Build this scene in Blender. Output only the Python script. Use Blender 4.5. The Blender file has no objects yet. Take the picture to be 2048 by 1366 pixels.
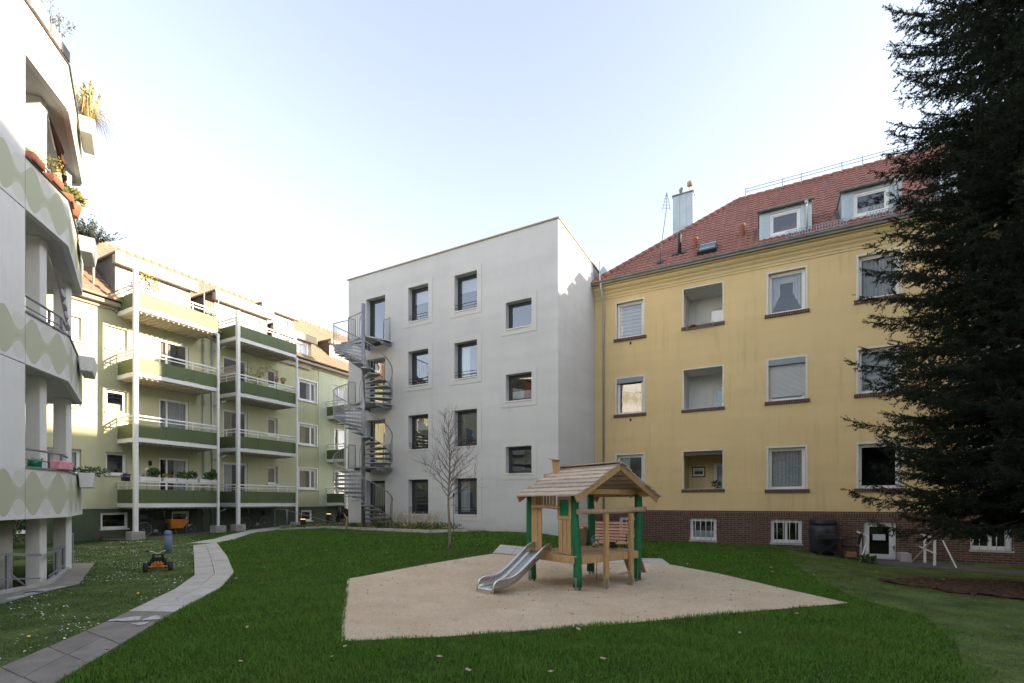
import bpy, bmesh, math, random
import numpy as np
from mathutils import Vector, Matrix
rnd = random.Random(7)
nrg = np.random.default_rng(11)
SC = bpy.context.scene
COL = SC.collection
R = math.radians
PI = math.pi
# ------------------------------------------------------------------ site frame
# the courtyard is a right-angled block turned 28 degrees to the view:
# a runs along the pale and the yellow front, b runs away along the green front
CO, SI = math.cos(R(28)), math.sin(R(28))
EYE = 1.65
def W(a, b, z=0.0): return Vector((a*CO + b*SI, -a*SI + b*CO, z))
def AB(x, y): return x*CO - y*SI, x*SI + y*CO
def S(t):
    t = max(0.0, min(1.0, t)); return t*t*(3-2*t)
def g(x, y):                                     # height of the ground
    a, b = AB(x, y)
    h = .48*S((b-6)/9.5)*S((-a-3.5)/4.5)*(1-.55*S((-a-16.5)/6))
    return h - .33*S((a+.5)/4)*S((b-12)/7)
def gv(x, y):
    a = x*CO - y*SI; b = x*SI + y*CO
    s = lambda t: (lambda q: q*q*(3-2*q))(np.clip(t, 0, 1))
    h = .48*s((b-6)/9.5)*s((-a-3.5)/4.5)*(1-.55*s((-a-16.5)/6))
    return h - .33*s((a+.5)/4)*s((b-12)/7)
def G(px, py):                                   # survey sheet: sight line -> point on the ground
    z = 0.0
    for _ in range(25):
        Y = 967*(EYE-z)/(py-1004); X = (px-1024)/967*Y
        z = .5*z + .5*g(X, Y)
    return (X, Y)
# ------------------------------------------------------------------ materials
def nd(nt, t, **k):
    n = nt.nodes.new(t)
    for a, b in k.items():
        if a in n.inputs: n.inputs[a].default_value = b
        else: setattr(n, a, b)
    return n
def newmat(name):
    m = bpy.data.materials.new(name); m.use_nodes = True
    nt = m.node_tree; nt.nodes.clear()
    out = nt.nodes.new('ShaderNodeOutputMaterial')
    p = nt.nodes.new('ShaderNodeBsdfPrincipled')
    nt.links.new(p.outputs[0], out.inputs[0])
    return m, nt, p, out
def sv(p, name, v):
    if name in p.inputs: p.inputs[name].default_value = v
def rgb(c): return (c[0], c[1], c[2], 1)
def mixc(nt, fac, a, b, mode='MIX'):
    n = nt.nodes.new('ShaderNodeMix'); n.data_type = 'RGBA'; n.blend_type = mode
    for i, v in ((0, fac), (6, a), (7, b)):
        if hasattr(v, 'node'): nt.links.new(v, n.inputs[i])
        elif isinstance(v, (int, float)): n.inputs[i].default_value = v
        else: n.inputs[i].default_value = rgb(v)
    return n.outputs[2]
def mth(nt, op, *a):
    n = nt.nodes.new('ShaderNodeMath'); n.operation = op
    for i, v in enumerate(a):
        if hasattr(v, 'node'): nt.links.new(v, n.inputs[i])
        else: n.inputs[i].default_value = v
    return n.outputs[0]
def noise(nt, vec, scale, detail=4, rough=.55, dist=0):
    n = nd(nt, 'ShaderNodeTexNoise', Scale=scale, Detail=detail, Roughness=rough, Distortion=dist)
    if vec is not None: nt.links.new(vec, n.inputs['Vector'])
    return n.outputs['Fac']
def ramp(nt, fac, stops):
    n = nt.nodes.new('ShaderNodeValToRGB'); e = n.color_ramp.elements
    while len(e) < len(stops): e.new(.5)
    for q, (p, c) in zip(e, stops): q.position = p; q.color = rgb(c) if not isinstance(c, (int, float)) else (c, c, c, 1)
    nt.links.new(fac, n.inputs[0]); return n.outputs[0]
def pos(nt, scale=(1, 1, 1), rot=0.0):           # position in the place, turned into the site frame if asked
    gn = nt.nodes.new('ShaderNodeNewGeometry')
    m = nt.nodes.new('ShaderNodeMapping'); m.inputs['Rotation'].default_value = (0, 0, rot); m.inputs['Scale'].default_value = scale
    nt.links.new(gn.outputs['Position'], m.inputs['Vector']); return m.outputs[0]
def bump(nt, p, h, dist=.01, strength=1.0):
    b = nd(nt, 'ShaderNodeBump', Strength=strength, Distance=dist)
    nt.links.new(h, b.inputs['Height']); nt.links.new(b.outputs[0], p.inputs['Normal'])
def pm(name, c, var=.12, ns=2.5, rough=.8, metal=0, bd=0, bs=60, stretch=(1, 1, 1), fine=.06, island=0, spec=.4):
    m, nt, p, out = newmat(name)
    v = pos(nt, stretch)
    n1 = noise(nt, v, ns, 5); n2 = noise(nt, v, ns*14, 3)
    lo = [x*(1-var) for x in c]; hi = [min(1, x*(1+var)) for x in c]
    f = ramp(nt, n1, [(.3, 0.), (.7, 1.)])
    col = mixc(nt, f, lo, hi)
    k = nt.nodes.new('ShaderNodeMapRange'); nt.links.new(n2, k.inputs[0]); k.inputs[1].default_value = .3; k.inputs[2].default_value = .7
    k.inputs[3].default_value = 1-fine; k.inputs[4].default_value = 1+fine
    cc = nt.nodes.new('ShaderNodeVectorMath'); cc.operation = 'SCALE'; nt.links.new(col, cc.inputs[0]); nt.links.new(k.outputs[0], cc.inputs['Scale'])
    colr = cc.outputs[0]
    if island:
        gi = nt.nodes.new('ShaderNodeNewGeometry')
        q = mth(nt, 'MULTIPLY_ADD', gi.outputs['Random Per Island'], 2*island, 1-island)
        c2 = nt.nodes.new('ShaderNodeVectorMath'); c2.operation = 'SCALE'; nt.links.new(colr, c2.inputs[0]); nt.links.new(q, c2.inputs['Scale']); colr = c2.outputs[0]
    nt.links.new(colr, p.inputs['Base Color'])
    sv(p, 'Roughness', rough); sv(p, 'Metallic', metal); sv(p, 'Specular IOR Level', spec)
    if bd:
        bump(nt, p, noise(nt, v, bs, 4, .65), bd)
    return m
M = {}
def plaster(name, c, c2, blot=.55, rain=.6, grain=.004, gs=70, streak=.5, damp=None):
    m, nt, p, out = newmat(name)
    v = pos(nt); vs = pos(nt, (1, 1, .12)); vh = pos(nt, (.15, .15, 1.6))
    big = noise(nt, v, .55, 6, .6); st = noise(nt, vs, 1.3, 5, .6); hb = noise(nt, vh, 1.2, 4, .5)
    t = mth(nt, 'ADD', mth(nt, 'MULTIPLY', big, blot), mth(nt, 'MULTIPLY', st, streak))
    t = mth(nt, 'ADD', t, mth(nt, 'MULTIPLY', hb, 1-blot*.5-streak*.5))
    f = ramp(nt, t, [(.45, 0.), (.95, 1.)])
    col = mixc(nt, f, c, c2)
    spot = ramp(nt, noise(nt, v, 2.3, 7, .7), [(.66, 0.), (.8, .35)])
    col = mixc(nt, spot, col, [x*.72 for x in c])
    rn = ramp(nt, noise(nt, pos(nt, (2.6, 2.6, .22)), 1.6, 6, .7), [(.50, 0.), (.78, rain)])
    col = mixc(nt, mth(nt, 'MULTIPLY', rn, ramp(nt, noise(nt, v, .45, 3), [(.42, 0.), (.62, 1.)])), col, [x*.70 for x in c])
    if damp:
        sp = nt.nodes.new('ShaderNodeSeparateXYZ'); nt.links.new(pos(nt), sp.inputs[0])
        zz = mth(nt, 'ADD', sp.outputs[2], mth(nt, 'MULTIPLY', noise(nt, pos(nt), 1.6, 5), 1.1))
        dm = ramp(nt, mth(nt, 'DIVIDE', zz, damp), [(.45, .5), (1., 0.)])
        col = mixc(nt, dm, col, [x*.6 for x in c])
    nt.links.new(col, p.inputs['Base Color']); sv(p, 'Roughness', .92); sv(p, 'Specular IOR Level', .2)
    hh = mth(nt, 'ADD', noise(nt, v, gs, 3, .6), mth(nt, 'MULTIPLY', noise(nt, v, 5, 3), 1.5))
    bump(nt, p, hh, grain)
    return m
M['white_plaster'] = plaster('pale_render', (.52, .51, .495), (.63, .62, .605), grain=.0035, gs=45, streak=.3, damp=1.6, rain=.28)
M['fascia'] = plaster('window_surround_render', (.57, .555, .53), (.62, .60, .575), grain=.002, gs=60, streak=.2)
M['yellow'] = plaster('yellow_render', (.63, .465, .235), (.75, .56, .285), grain=.004, gs=55, streak=.4)
M['yellow2'] = plaster('yellow_cornice_render', (.64, .495, .265), (.72, .57, .31), grain=.002, gs=60, streak=.6)
M['green'] = plaster('light_green_render', (.43, .43, .27), (.53, .52, .335), grain=.007, gs=26, streak=.6, damp=2.6)
M['green2'] = plaster('pale_green_render', (.49, .53, .37), (.57, .60, .43), grain=.004, gs=30, streak=.6)
M['plinth'] = plaster('dark_green_plinth', (.055, .072, .048), (.085, .108, .07), grain=.006, gs=30, streak=.5)  # own dark green, deepened to carry the shade under the balconies
M['loggia'] = plaster('loggia_render', (.76, .74, .70), (.84, .82, .78), grain=.002, gs=60)
M['white_paint'] = pm('white_paint', (.72, .71, .69), .06, 3, .45)
M['conc_white'] = plaster('white_painted_concrete', (.62, .62, .60), (.72, .72, .70), grain=.003, gs=50, streak=.8)
M['grey_soffit'] = pm('painted_soffit', (.5, .5, .49), .08, 2, .85, bd=.003)
M['upvc'] = pm('white_window_plastic', (.74, .73, .71), .03, 3, .35)
M['old_frame'] = pm('cream_window_trim', (.66, .62, .52), .06, 3, .55)
M['anthracite'] = pm('anthracite_frame', (.045, .05, .055), .1, 3, .4)
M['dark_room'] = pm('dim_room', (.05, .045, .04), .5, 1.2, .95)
M['concrete'] = pm('concrete', (.33, .31, .28), .2, 2.2, .9, bd=.004, bs=50)
M['kerb'] = pm('kerb_concrete', (.42, .40, .37), .2, 3, .9, bd=.003, bs=60)
M['zinc'] = pm('zinc_sheet', (.42, .46, .47), .12, 1.2, .45, .6)
M['gutter'] = pm('weathered_gutter', (.20, .21, .19), .25, 2, .6, .3)
M['galv'] = pm('galvanised_steel', (.30, .315, .33), .2, 5, .42, .6, bd=.0006, bs=90)
M['steel'] = pm('brushed_stainless', (.62, .61, .59), .07, 6, .25, 1.0, stretch=(1, 1, 8))
M['rail_white'] = pm('white_rail', (.74, .73, .70), .05, 3, .4)
M['rail_grey'] = pm('grey_rail', (.20, .22, .24), .12, 3, .5)
M['panel_green'] = pm('olive_panel', (.085, .115, .045), .08, .8, .5)
M['black'] = pm('black_plastic', (.02, .02, .022), .2, 5, .5)
M['dark_metal'] = pm('dark_metal', (.035, .038, .042), .2, 5, .45, .4)
M['tyre'] = pm('tyre_rubber', (.03, .03, .03), .2, 8, .8)
M['orange'] = pm('orange_paint', (.62, .17, .02), .1, 3, .4)
M['wood_orange'] = pm('orange_cargo_box', (.50, .15, .02), .12, 2, .5)
M['red'] = pm('red_paint', (.5, .03, .02), .1, 4, .4)
M['blue_grey'] = pm('blue_grey_paint', (.12, .17, .25), .18, 4, .55, bd=.001)
M['terracotta'] = pm('terracotta', (.30, .125, .07), .2, 6, .85, bd=.001)
M['soil'] = pm('dark_soil', (.055, .035, .022), .45, 6, .98, bd=.03, bs=25)
M['mulch'] = pm('bark_mulch', (.11, .055, .03), .5, 9, .98, bd=.04, bs=30, island=.4)
M['leaf'] = pm('leaf_green', (.07, .12, .03), .35, 8, .6, island=.45)
M['leaf_dark'] = pm('leaf_dark_green', (.035, .065, .022), .35, 8, .6, island=.45)
M['leaf_blue'] = pm('leaf_grey_green', (.07, .10, .075), .3, 8, .7, island=.4)
M['leaf_yellow'] = pm('leaf_yellow_green', (.24, .21, .035), .3, 8, .6, island=.4)
M['straw'] = pm('dry_grass', (.40, .33, .17), .3, 8, .8, island=.4)
M['flower_purple'] = pm('purple_petals', (.16, .03, .30), .2, 9, .6, island=.3)
M['flower_yellow'] = pm('yellow_petals', (.75, .50, .03), .2, 9, .6)
M['flower_white'] = pm('white_petals', (.75, .75, .72), .1, 9, .6)
M['flower_pink'] = pm('pink_petals', (.6, .25, .3), .2, 9, .6, island=.2)
M['bark'] = pm('young_bark', (.20, .17, .12), .3, 12, .85, bd=.003, bs=90)
M['twig'] = pm('reddish_twigs', (.15, .105, .085), .25, 6, .8)
M['bark_dark'] = pm('spruce_bark', (.09, .06, .045), .3, 12, .9, bd=.01, bs=40)
M['curtain'] = pm('curtain_cloth', (.50, .51, .53), .08, 3, .9)
M['curtain_lace'] = pm('lace_curtain', (.36, .38, .40), .4, 30, .9, fine=.35)
M['curtain_beige'] = pm('beige_curtain', (.34, .27, .19), .1, 3, .9)
M['blind'] = pm('pale_blind', (.62, .66, .70), .04, 3, .7)
M['shutter'] = pm('grey_shutter', (.50, .50, .49), .06, 2, .6)
M['shutter_box'] = pm('grey_shutter_box', (.24, .28, .32), .08, 3, .5)
M['red_awning'] = pm('dark_red_awning', (.07, .022, .02), .2, 8, .9)
M['lilac_awning'] = pm('faded_lilac_awning', (.38, .33, .40), .15, 8, .9)
M['roof_dark'] = pm('dark_slate_cladding', (.10, .115, .12), .25, 5, .7, bd=.003)
M['roof_brown'] = pm('brown_cladding', (.10, .07, .055), .2, 5, .7)
M['cream_board'] = pm('cream_fascia_board', (.36, .30, .225), .08, 3, .7)
M['sign'] = pm('paper_notice', (.5, .54, .56), .05, 3, .6)
M['soffit_wood'] = pm('slatted_soffit', (.42, .38, .30), .1, 4, .8)
def wood(name, c, c2, st=(1, 1, 1), sc=6, rough=.65):
    m, nt, p, out = newmat(name)
    tc = nt.nodes.new('ShaderNodeTexCoord'); mp = nt.nodes.new('ShaderNodeMapping'); mp.inputs['Scale'].default_value = st
    nt.links.new(tc.outputs['Object'], mp.inputs[0]); v = mp.outputs[0]
    n = noise(nt, v, sc, 6, .6, .4); n2 = noise(nt, v, sc*5, 3, .6)
    col = mixc(nt, ramp(nt, n, [(.3, 0.), (.7, 1.)]), c, c2)
    gi = nt.nodes.new('ShaderNodeNewGeometry')
    q = mth(nt, 'MULTIPLY_ADD', gi.outputs['Random Per Island'], .34, .83)
    q = mth(nt, 'MULTIPLY', q, mth(nt, 'MULTIPLY_ADD', n2, .35, .82))
    c3 = nt.nodes.new('ShaderNodeVectorMath'); c3.operation = 'SCALE'; nt.links.new(col, c3.inputs[0]); nt.links.new(q, c3.inputs['Scale'])
    nt.links.new(c3.outputs[0], p.inputs['Base Color']); sv(p, 'Roughness', rough); sv(p, 'Specular IOR Level', .3)
    bump(nt, p, mth(nt, 'ADD', n, n2), .003)
    return m
M['wood'] = wood('larch_boards', (.36, .22, .095), (.53, .35, .17), (5, 5, .8), 4)
M['wood_deck'] = wood('worn_deck_wood', (.30, .20, .11), (.42, .29, .17), (3, 3, 3), 4)
M['wood_roof'] = wood('weathered_roof_boards', (.36, .29, .235), (.52, .43, .36), (1.5, 6, 6), 3, .8)
M['wood_log'] = wood('peeled_log', (.36, .25, .15), (.52, .38, .24), (2, 2, 2), 5)
M['wood_bench'] = wood('reddish_bench_slats', (.33, .17, .11), (.42, .23, .16), (1, 4, 4), 3)
M['green_post'] = pm('green_stained_log', (.008, .15, .06), .2, 5, .5, bd=.003, bs=20)
M['green_glass'] = pm('green_acrylic', (.005, .20, .09), .3, 4, .12)
def brick(name='red_brown_brick', soldier=False):
    m, nt, p, out = newmat(name)
    v = pos(nt, (1, 1, 1), R(28)); sp = nt.nodes.new('ShaderNodeSeparateXYZ'); nt.links.new(v, sp.inputs[0])
    cb = nt.nodes.new('ShaderNodeCombineXYZ')
    nt.links.new(sp.outputs[2 if soldier else 0], cb.inputs[0]); nt.links.new(sp.outputs[0 if soldier else 2], cb.inputs[1])
    b = nd(nt, 'ShaderNodeTexBrick', Scale=1.0)
    nt.links.new(cb.outputs[0], b.inputs['Vector'])
    b.inputs['Brick Width'].default_value = .25; b.inputs['Row Height'].default_value = .077; b.inputs['Mortar Size'].default_value = .0065
    b.inputs['Color1'].default_value = (.095, .045, .03, 1); b.inputs['Color2'].default_value = (.165, .08, .05, 1); b.inputs['Mortar'].default_value = (.27, .23, .18, 1)
    b.inputs['Bias'].default_value = -.2
    if soldier: b.offset = 0.0
    n = noise(nt, pos(nt), 9, 5, .7)
    col = mixc(nt, ramp(nt, n, [(.35, 0.), (.8, .55)]), b.outputs[0], (.055, .03, .026))
    nt.links.new(col, p.inputs['Base Color']); sv(p, 'Roughness', .9)
    h = mth(nt, 'SUBTRACT', mth(nt, 'MULTIPLY', noise(nt, pos(nt), 60, 3), .3), b.outputs['Fac'])
    bump(nt, p, h, .006)
    return m
M['brick'] = brick(); M['brick_s'] = brick('soldier_course_brick', True)
def tiles(name, c, c2, c3):
    m, nt, p, out = newmat(name)
    v = pos(nt)
    gi = nt.nodes.new('ShaderNodeNewGeometry')
    col = mixc(nt, ramp(nt, noise(nt, v, 6.5, 3, .7), [(.35, 0.), (.65, 1.)]), c, c2)
    col = mixc(nt, ramp(nt, noise(nt, v, .7, 5, .6), [(.45, 0.), (.75, .7)]), col, c3)
    nt.links.new(col, p.inputs['Base Color']); sv(p, 'Roughness', .75)
    bump(nt, p, noise(nt, v, 50, 3), .004)
    return m
M['tile_red'] = tiles('red_clay_tiles', (.235, .095, .07), (.31, .13, .095), (.165, .068, .053))
M['tile_brown'] = tiles('brown_concrete_tiles', (.22, .15, .10), (.29, .20, .14), (.17, .115, .075))
def glass(name, ior=1.75, wob=.0015, tint=(1, 1, 1)):
    m, nt, p, out = newmat(name); nt.nodes.remove(p)
    t = nd(nt, 'ShaderNodeBsdfTransparent'); t.inputs[0].default_value = (.78*tint[0], .80*tint[1], .80*tint[2], 1)
    gl = nd(nt, 'ShaderNodeBsdfGlossy', Roughness=.004); gl.inputs[0].default_value = (.95, .97, 1, 1)
    gi = nt.nodes.new('ShaderNodeNewGeometry'); dt = nt.nodes.new('ShaderNodeVectorMath'); dt.operation = 'DOT_PRODUCT'
    nt.links.new(gi.outputs['Incoming'], dt.inputs[0]); nt.links.new(gi.outputs['Normal'], dt.inputs[1])
    f0 = ((ior-1)/(ior+1))**2
    k5 = mth(nt, 'POWER', mth(nt, 'SUBTRACT', 1.0, mth(nt, 'ABSOLUTE', dt.outputs['Value'])), 5.0)
    b = nd(nt, 'ShaderNodeBump', Strength=1.0, Distance=wob)
    nt.links.new(noise(nt, pos(nt), 1.6, 2), b.inputs['Height'])
    nt.links.new(b.outputs[0], gl.inputs['Normal'])
    f = mth(nt, 'MULTIPLY_ADD', k5, 1-f0, f0)
    mx = nt.nodes.new('ShaderNodeMixShader'); nt.links.new(f, mx.inputs[0]); nt.links.new(t.outputs[0], mx.inputs[1]); nt.links.new(gl.outputs[0], mx.inputs[2])
    nt.links.new(mx.outputs[0], out.inputs[0]); return m
M['glass'] = glass('window_glass', 2.1, .004)
M['glass_new'] = glass('coated_window_glass', 2.6, .002)
M['glass_old'] = glass('old_window_glass', 1.9, .008)
def pattern():                                   # vase-and-disc pattern painted along the balcony bands
    m, nt, p, out = newmat('patterned_band_paint')
    gn = nt.nodes.new('ShaderNodeNewGeometry'); sp = nt.nodes.new('ShaderNodeSeparateXYZ'); nt.links.new(gn.outputs['Position'], sp.inputs[0])
    P_ = .77
    u = mth(nt, 'ADD', mth(nt, 'MULTIPLY', mth(nt, 'SUBTRACT', sp.outputs[1], 8.94), 1.045), P_*40)
    z = mth(nt, 'SUBTRACT', mth(nt, 'MODULO', mth(nt, 'ADD', sp.outputs[2], 2.8-1.34), 2.8), .47)
    az = mth(nt, 'ABSOLUTE', z)
    cs = mth(nt, 'COSINE', mth(nt, 'MULTIPLY', u, 2*PI/P_))
    in1 = mth(nt, 'LESS_THAN', az, mth(nt, 'MULTIPLY_ADD', cs, .155, .255))
    du = mth(nt, 'SUBTRACT', mth(nt, 'MODULO', u, P_), P_/2)
    rr = mth(nt, 'SQRT', mth(nt, 'ADD', mth(nt, 'POWER', mth(nt, 'ABSOLUTE', du), 2.0), mth(nt, 'POWER', mth(nt, 'ABSOLUTE', mth(nt, 'SUBTRACT', az, .225)), 2.0)))
    disc = mth(nt, 'LESS_THAN', rr, .185)
    v = pos(nt); blot = noise(nt, v, .9, 5)
    base = mixc(nt, blot, (.60, .60, .58), (.72, .72, .70))
    st = noise(nt, pos(nt, (6, 6, .4)), 1.5, 4)
    base = mixc(nt, ramp(nt, st, [(.55, 0.), (.8, .35)]), base, (.48, .47, .43))
    c = mixc(nt, mth(nt, 'MULTIPLY', disc, .45), base, (.52, .53, .42))
    c = mixc(nt, mth(nt, 'MULTIPLY', in1, .9), c, (.43, .44, .31))
    c = mixc(nt, mth(nt, 'MULTIPLY', mth(nt, 'MULTIPLY', in1, disc), .5), c, (.53, .54, .42))
    nt.links.new(c, p.inputs['Base Color']); sv(p, 'Roughness', .85)
    bump(nt, p, noise(nt, v, 50, 3), .002); return m
M['pattern'] = pattern()
def sandmat():
    m, nt, p, out = newmat('play_sand')
    v = pos(nt)
    a = noise(nt, v, 1.1, 6, .6); b = noise(nt, v, 45, 4, .8); c = noise(nt, v, 7, 5, .7)
    col = mixc(nt, ramp(nt, a, [(.35, 0.), (.7, 1.)]), (.77, .61, .435), (.87, .73, .55))
    col = mixc(nt, ramp(nt, c, [(.54, 0.), (.72, .5)]), col, (.54, .41, .29))
    col = mixc(nt, ramp(nt, b, [(.36, .55), (.56, 0.)]), col, (.44, .32, .22))
    nt.links.new(col, p.inputs['Base Color']); sv(p, 'Roughness', .98); sv(p, 'Specular IOR Level', .15)
    bump(nt, p, mth(nt, 'ADD', b, mth(nt, 'MULTIPLY', c, 3.5)), .032); return m
M['sand'] = sandmat()
def groundmat():
    m, nt, p, out = newmat('lawn_soil')
    v = pos(nt)
    n = noise(nt, v, .5, 6); n2 = noise(nt, v, 30, 4, .8)
    col = mixc(nt, ramp(nt, n2, [(.35, 0.), (.65, 1.)]), (.016, .035, .008), (.045, .085, .018))
    sp = nt.nodes.new('ShaderNodeSeparateXYZ'); nt.links.new(pos(nt, rot=R(28)), sp.inputs[0])
    nt.links.new(col, p.inputs['Base Color']); sv(p, 'Roughness', .98); sv(p, 'Specular IOR Level', .1)
    bump(nt, p, n2, .03); return m
M['ground'] = groundmat()
M['thin_lawn'] = pm('thin_daisy_turf', (.065, .10, .022), .55, 1.6, .98, bd=.02, bs=30, fine=.5)
def blade(name, c, c2, c3, east=None):
    m, nt, p, out = newmat(name)
    gi = nt.nodes.new('ShaderNodeNewGeometry')
    v = pos(nt)
    col = mixc(nt, gi.outputs['Random Per Island'], c, c2)
    col = mixc(nt, ramp(nt, noise(nt, v, .8, 5, .65), [(.42, 0.), (.72, .75)]), col, c3)
    col = mixc(nt, ramp(nt, mth(nt, 'FRACT', mth(nt, 'MULTIPLY', gi.outputs['Random Per Island'], 37.0)), [(.95, 0.), (.97, .5)]), col, (.24, .21, .09)) if name != 'spruce_needles' else col
    if east:                                     # older, yellower turf towards the yellow house
        sx = nt.nodes.new('ShaderNodeSeparateXYZ'); nt.links.new(pos(nt, rot=R(28)), sx.inputs[0])
        k = mth(nt, 'ADD', sx.outputs[0], mth(nt, 'MULTIPLY', noise(nt, v, .9, 4), 3.0))
        col = mixc(nt, ramp(nt, mth(nt, 'MULTIPLY', k, .1), [(.20, 0.), (.42, .8)]), col, mixc(nt, noise(nt, v, 3.5, 4, .7), (.06, .095, .018), (.17, .20, .045)))
    nt.links.new(col, p.inputs['Base Color']); sv(p, 'Roughness', .65); sv(p, 'Specular IOR Level', .25)
    tr = nd(nt, 'ShaderNodeBsdfTranslucent'); nt.links.new(col, tr.inputs[0])
    mx = nt.nodes.new('ShaderNodeMixShader'); mx.inputs[0].default_value = .3
    nt.links.new(p.outputs[0], mx.inputs[1]); nt.links.new(tr.outputs[0], mx.inputs[2]); nt.links.new(mx.outputs[0], out.inputs[0])
    return m
M['grass'] = blade('lush_grass', (.052, .138, .012), (.125, .262, .028), (.12, .185, .030))
M['grass_thin'] = blade('meadow_grass', (.060, .125, .022), (.12, .20, .045), (.15, .16, .055))
M['grass_east'] = blade('older_turf', (.070, .115, .011), (.145, .20, .026), (.175, .185, .036))
M['dark_paving'] = pm('dark_flagstones', (.10, .088, .075), .3, 3, .9, bd=.003, bs=50, fine=.2)
M['needle'] = blade('spruce_needles', (.013, .021, .010), (.036, .050, .026), (.019, .028, .013))
M['needle_y'] = pm('yellowing_needles', (.14, .12, .03), .3, 8, .8, island=.4)
def slabs(name, c, var=.1):
    return pm(name, c, var, 3, .9, bd=.003, bs=60, island=.07, fine=.1)
M['slab_light'] = slabs('new_concrete_slabs', (.44, .42, .385))
M['slab_dark'] = slabs('old_concrete_slabs', (.20, .182, .165), .2)
M['paving'] = slabs('old_paving', (.24, .22, .19), .2)
M['joint'] = pm('slab_joint', (.10, .085, .06), .3, 6, .95)
M['chalk'] = pm('chalk', (.42, .42, .41), .3, 12, .95, fine=.3)
def emit(name, c, s):
    m, nt, p, out = newmat(name); sv(p, 'Emission Color', rgb(c)); sv(p, 'Emission Strength', s); p.inputs['Base Color'].default_value = rgb(c); return m
M['lamp_glow'] = emit('lamp_glow', (1, .50, .12), .8)
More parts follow.
